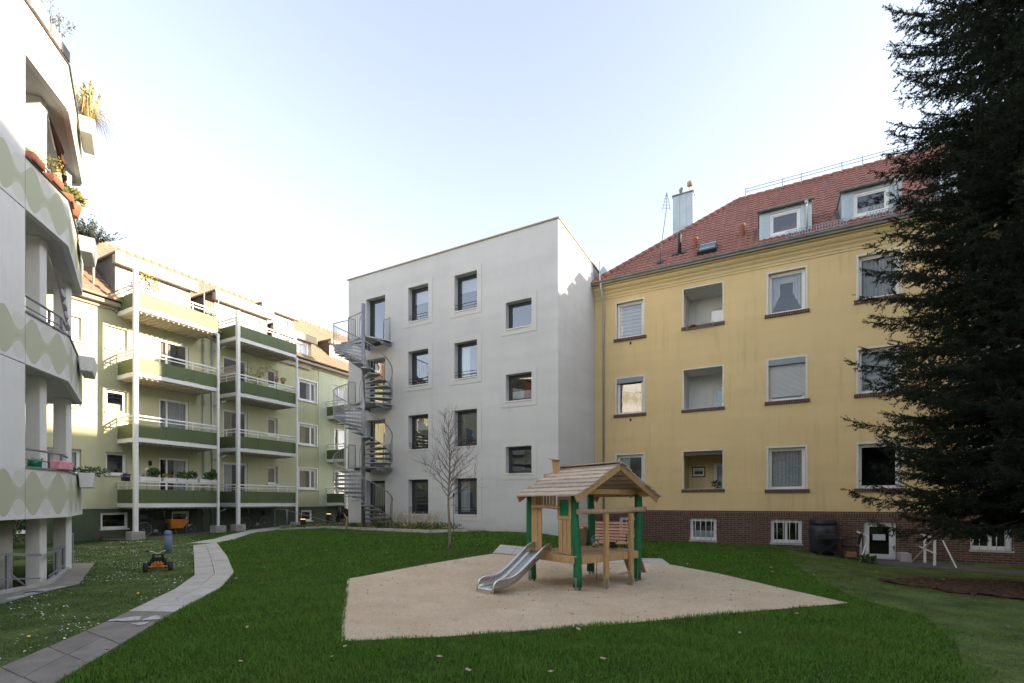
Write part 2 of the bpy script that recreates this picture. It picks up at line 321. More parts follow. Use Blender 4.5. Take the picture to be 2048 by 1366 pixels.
# ------------------------------------------------------------------ mesh builder
OFF = {}
class MB:
    def __init__(s): s.v = []; s.f = []; s.m = []; s.s = []
    def add(s, vs, fs, mi=0, sm=False):
        n = len(s.v); s.v += [Vector(v) for v in vs]
        for f in fs: s.f.append([n+i for i in f]); s.m.append(mi); s.s.append(sm)
        return s
    def quad(s, a, b, c, d, mi=0): return s.add([a, b, c, d], [(0, 1, 2, 3)], mi)
    def box(s, fr, u0, u1, o0, o1, z0, z1, mi=0):
        p = [fr(u, o, z) for z in (z0, z1) for o in (o0, o1) for u in (u0, u1)]
        return s.add(p, [(0, 1, 3, 2), (4, 6, 7, 5), (0, 4, 5, 1), (2, 3, 7, 6), (0, 2, 6, 4), (1, 5, 7, 3)], mi)
    def obox(s, c, ax, ay, az, hx, hy, hz, mi=0):      # oriented box: centre, axes, half sizes
        c = Vector(c); p = [c + ax*hx*i + ay*hy*j + az*hz*k for k in (-1, 1) for j in (-1, 1) for i in (-1, 1)]
        return s.add(p, [(0, 1, 3, 2), (4, 6, 7, 5), (0, 4, 5, 1), (2, 3, 7, 6), (0, 2, 6, 4), (1, 5, 7, 3)], mi)
    def beam(s, p, q, w, h, mi=0, up=Vector((0, 0, 1))):  # bar of width w, height h from p to q
        p, q = Vector(p), Vector(q); d = (q-p); L = d.length; d.normalize()
        sd = d.cross(up)
        if sd.length < 1e-4: sd = d.cross(Vector((0, 1, 0)))
        sd.normalize(); u = sd.cross(d).normalized()
        return s.obox((p+q)/2, d, sd, u, L/2, w/2, h/2, mi)
    def tube(s, pts, r, n=8, mi=0, closed=False, cap=True):
        pts = [Vector(p) for p in pts]; N = len(pts)
        rr = r if isinstance(r, (list, tuple)) else [r]*N
        vs = []; prev = None
        for i, p in enumerate(pts):
            if closed: t = pts[(i+1) % N]-pts[i-1]
            else: t = (pts[min(i+1, N-1)]-pts[max(i-1, 0)])
            if t.length < 1e-9: t = Vector((0, 0, 1))
            t.normalize()
            if prev is None:
                prev = t.cross(Vector((0, 0, 1)))
                if prev.length < 1e-3: prev = t.cross(Vector((1, 0, 0)))
            prev = (prev - t*prev.dot(t)); prev.normalize(); b = t.cross(prev)
            for k in range(n):
                a = 2*PI*k/n; vs.append(p + (prev*math.cos(a)+b*math.sin(a))*rr[i])
        fs = []
        for i in range(N if closed else N-1):
            j = (i+1) % N
            for k in range(n): fs.append((i*n+k, i*n+(k+1) % n, j*n+(k+1) % n, j*n+k))
        s.add(vs, fs, mi, True)
        if cap and not closed:
            m = len(s.v)-N*n
            s.f += [[m+k for k in range(n)][::-1], [m+(N-1)*n+k for k in range(n)]]; s.m += [mi, mi]; s.s += [False, False]
        return s
    def ball(s, c, r, mi=0, n=10, h=6):
        if isinstance(r, (int, float)): r = (r, r, r)
        vs = []
        for i in range(h+1):
            ph = PI*i/h
            for k in range(n):
                a = 2*PI*k/n; vs.append(Vector(c)+Vector((r[0]*math.sin(ph)*math.cos(a), r[1]*math.sin(ph)*math.sin(a), -r[2]*math.cos(ph))))
        fs = [(i*n+k, i*n+(k+1) % n, (i+1)*n+(k+1) % n, (i+1)*n+k) for i in range(h) for k in range(n)]
        return s.add(vs, fs, mi, True)
    def lathe(s, c, prof, n=16, mi=0, sx=1, sy=1):       # prof: (radius, height)
        c = Vector(c); vs = []
        for r, z in prof:
            for k in range(n):
                a = 2*PI*k/n; vs.append(c+Vector((r*math.cos(a)*sx, r*math.sin(a)*sy, z)))
        N = len(prof)
        fs = [(i*n+k, i*n+(k+1) % n, (i+1)*n+(k+1) % n, (i+1)*n+k) for i in range(N-1) for k in range(n)]
        s.add(vs, fs, mi, True); m = len(s.v)-N*n
        s.f += [[m+k for k in range(n)][::-1], [m+(N-1)*n+k for k in range(n)]]; s.m += [mi, mi]; s.s += [False, False]
        return s
    def prism(s, poly, z0, z1, mi=0):                   # poly: world (x,y)
        n = len(poly); vs = [Vector((x, y, z0)) for x, y in poly]+[Vector((x, y, z1)) for x, y in poly]
        return s.add(vs, [list(range(n))[::-1], list(range(n, 2*n))]+[(i, (i+1) % n, n+(i+1) % n, n+i) for i in range(n)], mi)
    def build(s, name, mats, parent=None, loc=None, fix=True, bevel=0):
        off = OFF[parent] if parent is not None else Vector(loc if loc is not None else (0, 0, 0))
        me = bpy.data.meshes.new(name)
        me.from_pydata([tuple(v-off) for v in s.v], [], s.f)
        if not isinstance(mats, (list, tuple)): mats = [mats]
        for m in mats: me.materials.append(M[m] if isinstance(m, str) else m)
        me.polygons.foreach_set('material_index', s.m); me.polygons.foreach_set('use_smooth', s.s)
        if fix and len(s.f) < 60000:
            bm = bmesh.new(); bm.from_mesh(me); bmesh.ops.recalc_face_normals(bm, faces=bm.faces); bm.to_mesh(me); bm.free()
        me.update()
        o = bpy.data.objects.new(name, me); COL.objects.link(o)
        if parent is not None: o.parent = parent
        else: o.location = off
        OFF[o] = off
        if bevel:
            b = o.modifiers.new('soft_edges', 'BEVEL'); b.width = bevel; b.segments = 1; b.limit_method = 'ANGLE'; b.angle_limit = R(50)
        return o
def tag(o, label, cat, group=None, kind=None):
    if label: o['label'] = label
    if cat: o['category'] = cat
    if group: o['group'] = group
    if kind: o['kind'] = kind
    return o
def thing(name, label, cat, loc=(0, 0, 0), group=None):
    o = bpy.data.objects.new(name, None); COL.objects.link(o); o.location = loc; o.empty_display_size = .2
    OFF[o] = Vector(loc); return tag(o, label, cat, group)
def np_mesh(name, verts, faces_flat, nper, mat, loc=(0, 0, 0), parent=None, smooth=False):
    me = bpy.data.meshes.new(name); nf = len(faces_flat)//nper
    off = OFF[parent] if parent is not None else Vector(loc)
    verts = (verts - np.array(off)).astype(np.float32)
    me.vertices.add(len(verts)); me.vertices.foreach_set('co', verts.ravel())
    me.loops.add(len(faces_flat)); me.loops.foreach_set('vertex_index', np.asarray(faces_flat, dtype=np.int32))
    me.polygons.add(nf); me.polygons.foreach_set('loop_start', np.arange(0, nf*nper, nper, dtype=np.int32))
    me.materials.append(M[mat]); me.update(calc_edges=True); me.validate()
    o = bpy.data.objects.new(name, me); COL.objects.link(o)
    if parent is not None: o.parent = parent
    else: o.location = off
    OFF[o] = off
    return o
def leaves(mb, c, rad, n, size, mi=0, rng=None, long=1.6, up=.2):
    q = rng or rnd; c = Vector(c)
    for _ in range(n):
        d = Vector((q.gauss(0, 1), q.gauss(0, 1), q.gauss(0, 1))); d.normalize()
        rr = q.random()**.45
        p = c + Vector((d.x*rad[0], d.y*rad[1], d.z*rad[2]))*rr
        ax = (d + Vector((q.uniform(-.8, .8), q.uniform(-.8, .8), q.uniform(-.6, .8)+up))).normalized()
        sd = ax.cross(Vector((q.uniform(-1, 1), q.uniform(-1, 1), q.uniform(-1, 1)))).normalized()
        s = size*q.uniform(.6, 1.3)
        mb.add([p, p+ax*s*long*.5+sd*s*.5, p+ax*s*long, p+ax*s*long*.5-sd*s*.5], [(0, 1, 2, 3)], mi)
# facade frames: (along, outwards, up)
def FW(u, o, z): return W(u, 16.5-o, z)              # pale block, front
def FWS(u, o, z): return W(-6.85+o, u, z)            # pale block, side
def FY(u, o, z): return W(u, 20.75-o, z)             # yellow front
def FG(u, o, z): return W(-24.85+o, u, z)            # green front
def FI(x, y, z): return Vector((x, y, z))
def wall(mb, fr, u0, u1, z0, z1, ops, depth=.14, mi=0, mr=None):
    us = sorted({u0, u1} | {x for o in ops for x in (o[0], o[1]) if u0 < x < u1})
    zs = sorted({z0, z1} | {x for o in ops for x in (o[2], o[3]) if z0 < x < z1})
    for i in range(len(us)-1):
        for j in range(len(zs)-1):
            uc, zc = (us[i]+us[i+1])/2, (zs[j]+zs[j+1])/2
            if any(o[0] < uc < o[1] and o[2] < zc < o[3] for o in ops): continue
            mb.quad(fr(us[i], 0, zs[j]), fr(us[i+1], 0, zs[j]), fr(us[i+1], 0, zs[j+1]), fr(us[i], 0, zs[j+1]), mi)
    for o in ops:
        a, b, c, d = o[:4]; c = max(c, z0); d = min(d, z1)
        dd = o[4] if len(o) > 4 else depth
        m = mi if mr is None else mr
        mb.quad(fr(a, 0, c), fr(a, -dd, c), fr(a, -dd, d), fr(a, 0, d), m); mb.quad(fr(b, 0, c), fr(b, -dd, c), fr(b, -dd, d), fr(b, 0, d), m)
        mb.quad(fr(a, 0, c), fr(b, 0, c), fr(b, -dd, c), fr(a, -dd, c), m); mb.quad(fr(a, 0, d), fr(b, 0, d), fr(b, -dd, d), fr(a, -dd, d), m)
def pleats(mb, fr, u0, u1, o, z0, z1, amp=.02, per=.11, mi=0, z0b=None):
    n = max(4, int((u1-u0)/per*6)); vs = []
    for i in range(n+1):
        t = i/n; u = u0+(u1-u0)*t; w = amp*math.sin(2*PI*(u-u0)/per+1.3*math.sin(u*7))
        zb = z0 if z0b is None else z0+(z0b-z0)*t
        vs += [fr(u, o+w, zb), fr(u, o+w, z1)]
    mb.add(vs, [(2*i, 2*i+2, 2*i+3, 2*i+1) for i in range(n)], mi, True)
def window(root, fr, u0, u1, z0, z1, rec=.12, fw=.06, mull=(), fm='upvc', gm='glass', curtain=None, sill=None, trim=None,
           cm='curtain', bar=None, name='window', room=1.3, hung=None, tr=()):
    """window > glass_pane, curtain / blind / roller_shutter, sill"""
    mb = MB(); o0, o1 = -rec-.07, -rec
    e = .004
    a, b, c, d = u0+e, u1-e, z0+e, z1-e
    mb.box(fr, a, a+fw, o0, o1, c, d); mb.box(fr, b-fw, b, o0, o1, c, d)
    mb.box(fr, a+fw, b-fw, o0, o1, c, c+fw); mb.box(fr, a+fw, b-fw, o0, o1, d-fw, d)
    s2 = fw*.6; i0, i1, i2, i3 = a+fw, b-fw, c+fw, d-fw
    q0, q1 = o0+.01, o1-.018
    cuts = [i0]+[m for m in mull]+[i1]
    for k in range(len(cuts)-1):
        l, r = cuts[k], cuts[k+1]
        mb.box(fr, l, l+s2, q0, q1, i2, i3); mb.box(fr, r-s2, r, q0, q1, i2, i3)
        mb.box(fr, l+s2, r-s2, q0, q1, i2, i2+s2); mb.box(fr, l+s2, r-s2, q0, q1, i3-s2, i3)
    for t in tr: mb.box(fr, i0+s2, i1-s2, q0, q1, t-.025, t+.025)
    if trim:
        tm, tw, tp = trim
        mb.box(fr, u0-tw, u0, 0.003, tp, z0, z1+tw, 2); mb.box(fr, u1, u1+tw, 0.003, tp, z0, z1+tw, 2); mb.box(fr, u0, u1, 0.003, tp, z1, z1+tw, 2)
    # the room behind, five dark faces
    r0, r1 = o0-.002, o0-room
    mb.quad(fr(a, r0, c), fr(a, r1, c), fr(a, r1, d), fr(a, r0, d), 1); mb.quad(fr(b, r0, c), fr(b, r1, c), fr(b, r1, d), fr(b, r0, d), 1)
    mb.quad(fr(a, r0, c), fr(b, r0, c), fr(b, r1, c), fr(a, r1, c), 1); mb.quad(fr(a, r0, d), fr(b, r0, d), fr(b, r1, d), fr(a, r1, d), 1)
    mb.quad(fr(a, r1, c), fr(b, r1, c), fr(b, r1, d), fr(a, r1, d), 1)
    w = mb.build(name, [fm, 'dark_room', trim[0] if trim else fm], root)
    p = MB(); p.quad(fr(i0, o0+.03, i2), fr(i1, o0+.03, i2), fr(i1, o0+.03, i3), fr(i0, o0+.03, i3)); p.build('glass_pane', gm, w)
    oc = o0-.08
    if curtain == 'full':
        m = MB(); pleats(m, fr, i0, i1, oc, i2, i3); m.build('curtain', cm, w)
    elif curtain == 'half':
        m = MB(); pleats(m, fr, i0, i1, oc, i2, i2+(i3-i2)*.42, .015, .09); m.build('curtain', cm, w)
    elif curtain == 'sides':
        m = MB(); k = (i1-i0)*.3; pleats(m, fr, i0, i0+k, oc, i2, i3-.1, z0b=i2+.5*(i3-i2)); pleats(m, fr, i1-k, i1, oc, i2+.5*(i3-i2), i3-.1, z0b=i2)
        m.box(fr, i0, i1, oc-.02, oc-.01, i3-.28, i3, 0); m.build('curtain', cm, w)
    elif curtain == 'left':
        m = MB(); pleats(m, fr, i0, i0+(i1-i0)*.45, oc, i2, i3); m.build('curtain', cm, w)
    elif curtain == 'right':
        m = MB(); pleats(m, fr, i0+(i1-i0)*.55, i1, oc, i2, i3); m.build('curtain', cm, w)
    elif curtain == 'top':
        m = MB(); m.box(fr, i0, i1, oc, oc+.01, i2+(i3-i2)*.6, i3); m.build('blind', cm, w)
    elif curtain == 'blind':
        m = MB(); n = int((i3-i2)/.15)
        for k in range(n):
            zz = i2+(i3-i2)*k/n; h = (i3-i2)/n
            m.box(fr, i0, i1, oc+.02, oc+.026, zz, zz+h*.62); m.box(fr, i0, i1, oc+.004, oc+.008, zz+h*.55, zz+h*1.02, 1)
        m.build('blind', ['blind', 'curtain'], w)
    elif curtain == 'shutter':
        m = MB(); n = int((d-c)/.045); vs = []
        top = d-.2; lo = c+(hung or .04); n = int((top-lo)/.045)
        for k in range(n+1):
            zz = lo+(top-lo)*k/n; vs += [fr(a, o1+.02, zz), fr(b, o1+.02, zz), fr(a, o1+.032, zz+.016), fr(b, o1+.032, zz+.016)]
        fs = []
        for k in range(2*n+1): fs.append((2*k, 2*k+1, 2*k+3, 2*k+2))
        m.add(vs, fs); m.build('roller_shutter', 'shutter', w)
    if hung is not None:
        m = MB(); m.box(fr, a, b, o1+.004, .012, d-.2, d); m.build('shutter_box', 'shutter_box', w)
    if sill:
        sm, ext, th, pr = sill
        m = MB(); m.box(fr, u0-ext, u1+ext, -rec+.002, pr, z0-th, z0+.004); m.build('sill', sm, w)
    if bar:
        m = MB()
        for zz in bar: m.tube([fr(u0, -.05, zz), fr(u1, -.05, zz)], .012, 6)
        m.build('guard_bar', 'dark_metal', w)
    return w
def tile_slope(mb, P0, ud, sd, nrm, ulen, slen, u_lo=lambda s: 0, u_hi=None, col=.21, row=.34, samp=4, amp=.028, mi=0):
    P0, ud, sd, nrm = Vector(P0), Vector(ud), Vector(sd), Vector(nrm)
    nr = int(slen/row); row = slen/nr; st = col/samp
    for r in range(nr):
        s0, s1 = r*row, (r+1)*row
        lo = u_lo((s0+s1)/2); hi = ulen if u_hi is None else u_hi((s0+s1)/2)
        k0, k1 = int(math.ceil(lo/st)), int(hi/st)
        if k1-k0 < 1: continue
        us = [lo]+[k*st for k in range(k0, k1+1) if lo < k*st < hi]+[hi]
        vs = []
        for u in us:
            ph = (u/col) % 1.0; h = amp*(math.sin(PI*min(1, ph/.62)) if ph < .62 else -.35*math.sin(PI*(ph-.62)/.38))
            j = .006*math.sin(r*12.9898+int(u/col)*78.233)
            vs += [P0+ud*u+sd*(s0-.02)+nrm*(h-.02), P0+ud*u+sd*(s0-.02)+nrm*(h+.032+j), P0+ud*u+sd*(s1)+nrm*(h*.9+.004)]
        n = len(us); fs = []
        for i in range(n-1): fs += [(3*i, 3*i+3, 3*i+4, 3*i+1), (3*i+1, 3*i+4, 3*i+5, 3*i+2)]
        mb.add(vs, fs, mi, False)
# ------------------------------------------------------------------ camera, sky, sun
cam = bpy.data.cameras.new('camera'); co = bpy.data.objects.new('camera', cam); COL.objects.link(co); SC.camera = co
co.location = (0, 0, EYE); co.rotation_euler = (R(90), 0, 0)
cam.sensor_width = 36; cam.lens = 967/2048*36; cam.shift_y = 321/2048; cam.clip_end = 900; cam.clip_start = .05
SUN_EL = R(14.5); sa = R(17.6)
sd_ = (W(math.cos(sa), math.sin(sa), 0)*math.cos(SUN_EL) + Vector((0, 0, math.sin(SUN_EL)))).normalized()
sl = bpy.data.lights.new('sun', 'SUN'); sl.energy = 4.6; sl.angle = R(.6); sl.color = (1, .80, .56)
so = bpy.data.objects.new('sun', sl); COL.objects.link(so); so.rotation_euler = sd_.to_track_quat('Z', 'Y').to_euler(); so.location = (20, 0, 30)
wd = bpy.data.worlds.new('World'); SC.world = wd; wd.use_nodes = True; wn = wd.node_tree; wn.nodes.clear()
sk = wn.nodes.new('ShaderNodeTexSky'); sk.sky_type = 'NISHITA'; sk.sun_disc = False; sk.sun_elevation = SUN_EL
sk.sun_rotation = math.atan2(sd_.x, sd_.y); sk.air_density = 1.0; sk.dust_density = 1.0; sk.ozone_density = 1.0; sk.altitude = 50
hs = wn.nodes.new('ShaderNodeHueSaturation'); hs.inputs['Saturation'].default_value = .50
bg = wn.nodes.new('ShaderNodeBackground'); bg.inputs[1].default_value = .15; wo = wn.nodes.new('ShaderNodeOutputWorld')
wn.links.new(sk.outputs[0], hs.inputs['Color']); tn = wn.nodes.new('ShaderNodeVectorMath'); tn.operation = 'MULTIPLY'; tn.inputs[1].default_value = (.985, .985, 1.02)
wn.links.new(hs.outputs[0], tn.inputs[0]); wn.links.new(tn.outputs[0], bg.inputs[0]); wn.links.new(bg.outputs[0], wo.inputs[0])
SC.view_settings.view_transform = 'Standard'; SC.view_settings.look = 'None'; SC.view_settings.exposure = 1.90; SC.view_settings.gamma = 1
SC.cycles.max_bounces = 8; SC.cycles.transparent_max_bounces = 24
# ------------------------------------------------------------------ ground, sand, paths
def inpoly(x, y, poly):
    c = np.zeros(x.shape, bool); n = len(poly)
    for i in range(n):
        x1, y1 = poly[i]; x2, y2 = poly[(i+1) % n]
        if y1 == y2: continue
        k = ((y1 > y) != (y2 > y)) & (x < (x2-x1)*(y-y1)/(y2-y1)+x1); c ^= k
    return c
def ground_sheet():
    near = np.arange(-32, 32.01, .25); far = np.array([36, 42, 50, 65, 90, 130, 200, 350])
    ax = np.concatenate([-far[::-1], near, far]); n = len(ax)
    X, Y = np.meshgrid(ax, ax, indexing='ij'); Z = gv(X, Y)
    v = np.stack([X, Y, Z], -1).reshape(-1, 3)
    i, j = np.meshgrid(np.arange(n-1), np.arange(n-1), indexing='ij'); a = (i*n+j).ravel()
    f = np.stack([a, a+n, a+n+1, a+1], 1).ravel()
    o = np_mesh('ground', v, f, 4, 'ground'); tag(o, None, None, kind='structure'); return o
ground_sheet()
def sheet(name, poly, mat, lift, step=.5, bumpf=None, kind='structure', group=None, label=None):
    bm = bmesh.new(); f = bm.faces.new([bm.verts.new((x, y, 0)) for x, y in poly])
    xs = [p[0] for p in poly]; ys = [p[1] for p in poly]
    for ax, lo, hi in ((0, min(xs), max(xs)), (1, min(ys), max(ys))):
        q = math.floor(lo/step)*step+step
        while q < hi:
            geo = bm.verts[:]+bm.edges[:]+bm.faces[:]
            co_ = (q, 0, 0) if ax == 0 else (0, q, 0); no = (1, 0, 0) if ax == 0 else (0, 1, 0)
            bmesh.ops.bisect_plane(bm, geom=geo, dist=1e-5, plane_co=co_, plane_no=no); q += step
    for v in bm.verts: v.co.z = g(v.co.x, v.co.y)+lift+(bumpf(v.co.x, v.co.y) if bumpf else 0)
    bmesh.ops.recalc_face_normals(bm, faces=bm.faces)
    me = bpy.data.meshes.new(name); bm.to_mesh(me); bm.free(); me.materials.append(M[mat])
    o = bpy.data.objects.new(name, me); COL.objects.link(o); OFF[o] = Vector((0, 0, 0)); tag(o, label, None, group, kind); return o
SAND = [G(695, 1158), G(830, 1133), G(985, 1108), G(1337, 1129), G(1440, 1148), G(1560, 1176), G(1700, 1207), G(1480, 1226), G(1240, 1249), G(900, 1274), G(683, 1284), G(684, 1235)]
from mathutils import noise as mn
def sandb(x, y):
    dm = 9.
    for i in range(len(SAND)):
        (ax_, ay_), (bx_, by_) = SAND[i-1], SAND[i]; ex, ey = bx_-ax_, by_-ay_
        tt = max(0, min(1, ((x-ax_)*ex+(y-ay_)*ey)/(ex*ex+ey*ey))); dm = min(dm, math.hypot(x-ax_-ex*tt, y-ay_-ey*tt))
    fade = S(dm/.3)
    n = mn.noise(Vector((x*1.1, y*1.1, 3)))*.03 + mn.noise(Vector((x*3.2, y*3.2, 1)))*.028 + mn.noise(Vector((x*7.5, y*7.5, 5)))*.02
    n -= .035*max(0, mn.noise(Vector((x*5.1, y*5.1, 9)))-.15)
    return max(0, .03+n)*fade
sh = sheet('sand_pit', SAND, 'sand', .008, .075, sandb)
for p in sh.data.polygons: p.use_smooth = True
# slab strip with the bench, along the back edge of the sand
def G3(px, py): x, y = G(px, py); return Vector((x, y, g(x, y)))
e1 = W(1, 0); e2 = W(0, 1)
BP0, BP1 = Vector((*G(985, 1108), 0)), Vector((*G(1340, 1131), 0))
def slab_row(name, P, Q, width, per, lift, mat, cols=2):
    """paving of real slabs with open joints along P->Q"""
    mb = MB(); d = (Q-P); L = d.length; d.normalize(); n = Vector((-d.y, d.x, 0)); k = int(L/per)
    for i in range(k):
        for c in range(cols):
            a0, a1 = i*L/k+.006, (i+1)*L/k-.006; w0, w1 = width*c/cols+.006, width*(c+1)/cols-.006
            q = [P+d*a0+n*w0, P+d*a1+n*w0, P+d*a1+n*w1, P+d*a0+n*w1]
            h = rnd.uniform(0, .004)
            top = [Vector((v.x, v.y, g(v.x, v.y)+lift+h)) for v in q]; bot = [Vector((v.x, v.y, g(v.x, v.y)-.03)) for v in q]
            mb.add(bot+top, [(4, 5, 6, 7), (0, 1, 5, 4), (1, 2, 6, 5), (2, 3, 7, 6), (3, 0, 4, 7)])
    o = mb.build(name, mat); return tag(o, None, None, kind='structure')
slab_row('bench_paving', BP0, BP1, 1.3, .5, .035, 'slab_light', 3)
# main path: ribbon of slabs, two columns with a middle joint
LE = [(-5.05, 3.4)]+[G(*p) for p in [(0, 1339), (171, 1265), (257, 1226), (348, 1182), (389, 1153), (388, 1120), (386, 1092)]]
RE = [(-3.95, 3.6)]+[G(*p) for p in [(95, 1382), (241, 1292), (348, 1228), (442, 1177), (468, 1146), (455, 1115), (434, 1087)]]
LE2 = [G(370, 1089), G(430, 1079), (-13.15, 24.2), (-13.5, 27.5)]
RE2 = [G(434, 1087), G(470, 1079), (-12.05, 24.2), (-12.3, 27.5)]
def ribbon(name, L, Rr, mat, lift, per=.42, rng=(0, 1), gap=.006):
    mb = MB(); segs = []
    for i in range(len(L)-1):
        l0, l1, r0, r1 = map(lambda q: Vector((*q, 0)), (L[i], L[i+1], Rr[i], Rr[i+1]))
        n = max(1, round((((l0+r0)-(l1+r1))/2).length/per))
        for k in range(n):
            segs.append([l0.lerp(l1, k/n), l0.lerp(l1, (k+1)/n), r0.lerp(r1, k/n), r0.lerp(r1, (k+1)/n)])
    N = len(segs); a, b = int(N*rng[0]), int(N*rng[1])
    for s in segs[a:b]:
        for c in range(2):
            p = [s[0].lerp(s[2], c/2), s[0].lerp(s[2], (c+1)/2), s[1].lerp(s[3], (c+1)/2), s[1].lerp(s[3], c/2)]
            m = sum(p, Vector())/4; p = [m+(q-m)*(1-2*gap/max(.05, (q-m).length)*.7) for q in p]
            h = rnd.uniform(0, .005)
            top = [Vector((v.x, v.y, g(v.x, v.y)+lift+h)) for v in p]; bot = [Vector((v.x, v.y, g(v.x, v.y)-.02)) for v in p]
            mb.add(bot+top, [(4, 5, 6, 7), (0, 1, 5, 4), (1, 2, 6, 5), (2, 3, 7, 6), (3, 0, 4, 7)])
    o = mb.build(name, mat); return tag(o, None, None, kind='structure')
# the last grey-brown stretch ends at the fourth station
ribbon('old_path', LE[:4], RE[:4], 'slab_dark', .022, .62)
ribbon('new_path', LE[3:], RE[3:], 'slab_light', .03, .40)
ribbon('cross_path', LE2, RE2, 'slab_light', .03, .45)
PATHP = LE+RE[::-1]; PATH2 = LE2+RE2[::-1]
sheet('path_bed', PATHP, 'joint', .006); sheet('cross_path_bed', PATH2, 'joint', .006)
# chalk drawings on the path and the pavement
def blob(name, px, py, rx, ry, rot, mat='chalk', lift=.035):
    x, y = G(px, py); mb = MB(); pts = []
    for k in range(18):
        a = 2*PI*k/18; r = 1+.25*math.sin(3*a+px)+.12*math.sin(7*a)
        u, v = rx*r*math.cos(a), ry*r*math.sin(a); X, Y = x+u*math.cos(rot)-v*math.sin(rot), y+u*math.sin(rot)+v*math.cos(rot)
        pts.append((X, Y, g(X, Y)+lift))
    mb.add(pts, [list(range(18))]); o = mb.build(name, mat); return tag(o, None, None, kind='structure')
for i, a in enumerate([(255, 1243, .19, .13, .15), (305, 1241, .10, .14, .5), (281, 1252, .09, .07, .1), (352, 1205, .25, .12, .45), (372, 1198, .2, .08, .3)]): blob('chalk_mark', *a)
PAVE = [(-7.9, 4.6), G(0, 1211), G(64, 1193), G(158, 1170), G(190, 1127), G(145, 1127), G(131, 1141), G(97, 1172), G(0, 1192), (-9.2, 5.4)]
sheet('side_pavement', PAVE, 'paving', .02)
for a in [(84, 1183, .4, .12, 1.6), (40, 1196, .3, .08, 1.7), (60, 1187, .2, .08, .9)]: blob('chalk_mark', *a, lift=.026)
# narrow worn track and the paving before the green house, bed and terrace by the stair
TRK = [G(150, 1092), G(370, 1089.5), G(372, 1091), G(150, 1095)]
sheet('worn_track', TRK, 'joint', .008)
STRIP = [tuple(W(-24.85, 9.6).xy), tuple(W(-23.0, 10.0).xy), tuple(W(-23.0, 14.6).xy), tuple(W(-23.0, 27).xy), tuple(W(-24.85, 27).xy)]
sheet('gravel_strip', STRIP, 'dark_paving', .012)  # darker paving paints in the shade under the balconies
BED = [tuple(W(*p).xy) for p in [(-20.7, 15.2), (-11.35, 14.72), (-10.0, 16.46), (-17.4, 16.46), (-20.4, 16.7)]]
sheet('planting_bed', BED, 'soil', .05, .25, lambda x, y: .03+.03*mn.noise(Vector((x*5, y*5, 0))))
TERR = [tuple(W(*p).xy) for p in [(-22.9, 16.8), (-17.55, 16.8), (-17.55, 27), (-22.9, 27)]]
mb = MB(); mb.prism(TERR, .0, .40); tag(mb.build('terrace', 'paving'), None, None, kind='structure')
mb = MB()
kp = [W(-20.7, 15.2), W(-11.3, 14.7), W(-9.95, 16.47)]
for P, Q in zip(kp, kp[1:]):
    L = (Q-P).length; n = int(L/1.0)+1
    for i in range(n):
        a, b = P.lerp(Q, i/n+.003), P.lerp(Q, (i+1)/n-.003); a.z = g(a.x, a.y)+.02; b.z = g(b.x, b.y)+.02
        mb.beam(a, b, .09, .20)
tag(mb.build('kerb', 'kerb', bevel=.008), None, None, kind='structure')
ENT = [tuple(W(*p).xy) for p in [(2.6, 20.7), (2.6, 19.25), (5.2, 18.2), (14, 17.0), (14, 18.6), (6, 19.2), (4.6, 20.7)]]
sheet('entrance_path', ENT, 'dark_paving', .012, .25)
MUL = []
mc = Vector((9.6, 9.3, 0))
for k in range(28):
    a = 2*PI*k/28; r = 1+.13*math.sin(3*a+.6)+.07*math.sin(7*a+2)+.04*math.sin(11*a)
    MUL.append((mc.x+1.95*r*math.cos(a), mc.y+1.35*r*math.sin(a)))
sheet('mulch_bed', MUL, 'mulch', .006, .12, lambda x, y: .025+.03*mn.noise(Vector((x*7, y*7, 0))))
# ------------------------------------------------------------------ pale block
pb = thing('apartment_building', 'pale grey rendered four storey flat-roofed block with deep dark-framed windows, in the middle', 'building', W(-12.2, 21, .4))
ZT = 12.08
rows = [1.13, 3.92, 6.70, 9.48]; ops = []; wins = []
cur = {(0, 3): 'top', (1, 3): 'top', (0, 2): None, (1, 2): 'left', (0, 1): 'top', (1, 1): None, (0, 0): None, (1, 0): 'left'}
for c, (u0, u1) in enumerate([(-13.89, -12.80), (-11.46, -10.36)]):
    for r, z in enumerate(rows): ops.append((u0, u1, z, z+1.49, .24)); wins.append((u0, u1, z, z+1.49, cur[(c, r)], 0))
for r, z in enumerate([2.75, 5.55, 8.35]): ops.append((-9.04, -7.93, z, z+1.04, .24)); wins.append((-9.04, -7.93, z, z+1.04, 'half' if r == 1 else None, 1))
for z in [.42, 3.19, 5.97, 8.76]: ops.append((-16.37, -15.23, z, z+2.2, .24)); wins.append((-16.37, -15.23, z, z+2.2, None, 2))
mb = MB()
wall(mb, FW, -17.5, -6.85, -.3, ZT, ops, .24)
mb.quad(W(-6.85, 16.5, -.3), W(-6.85, 27, -.3), W(-6.85, 27, ZT), W(-6.85, 16.5, ZT))
mb.quad(W(-17.5, 16.5, -.3), W(-17.5, 27, -.3), W(-17.5, 27, ZT), W(-17.5, 16.5, ZT))
mb.quad(W(-17.5, 27, -.3), W(-6.85, 27, -.3), W(-6.85, 27, ZT), W(-17.5, 27, ZT))
mb.quad(W(-17.5, 16.5, ZT-.3), W(-6.85, 16.5, ZT-.3), W(-6.85, 27, ZT-.3), W(-17.5, 27, ZT-.3))
mb.build('wall', 'white_plaster', pb)
mb = MB(); t = .05
mb.box(FW, -17.5-t, -6.85+t, -.3, t, ZT+.002, ZT+.05); mb.box(FW, -7.15, -6.85+t, -10.5-t, -.302, ZT+.002, ZT+.05)
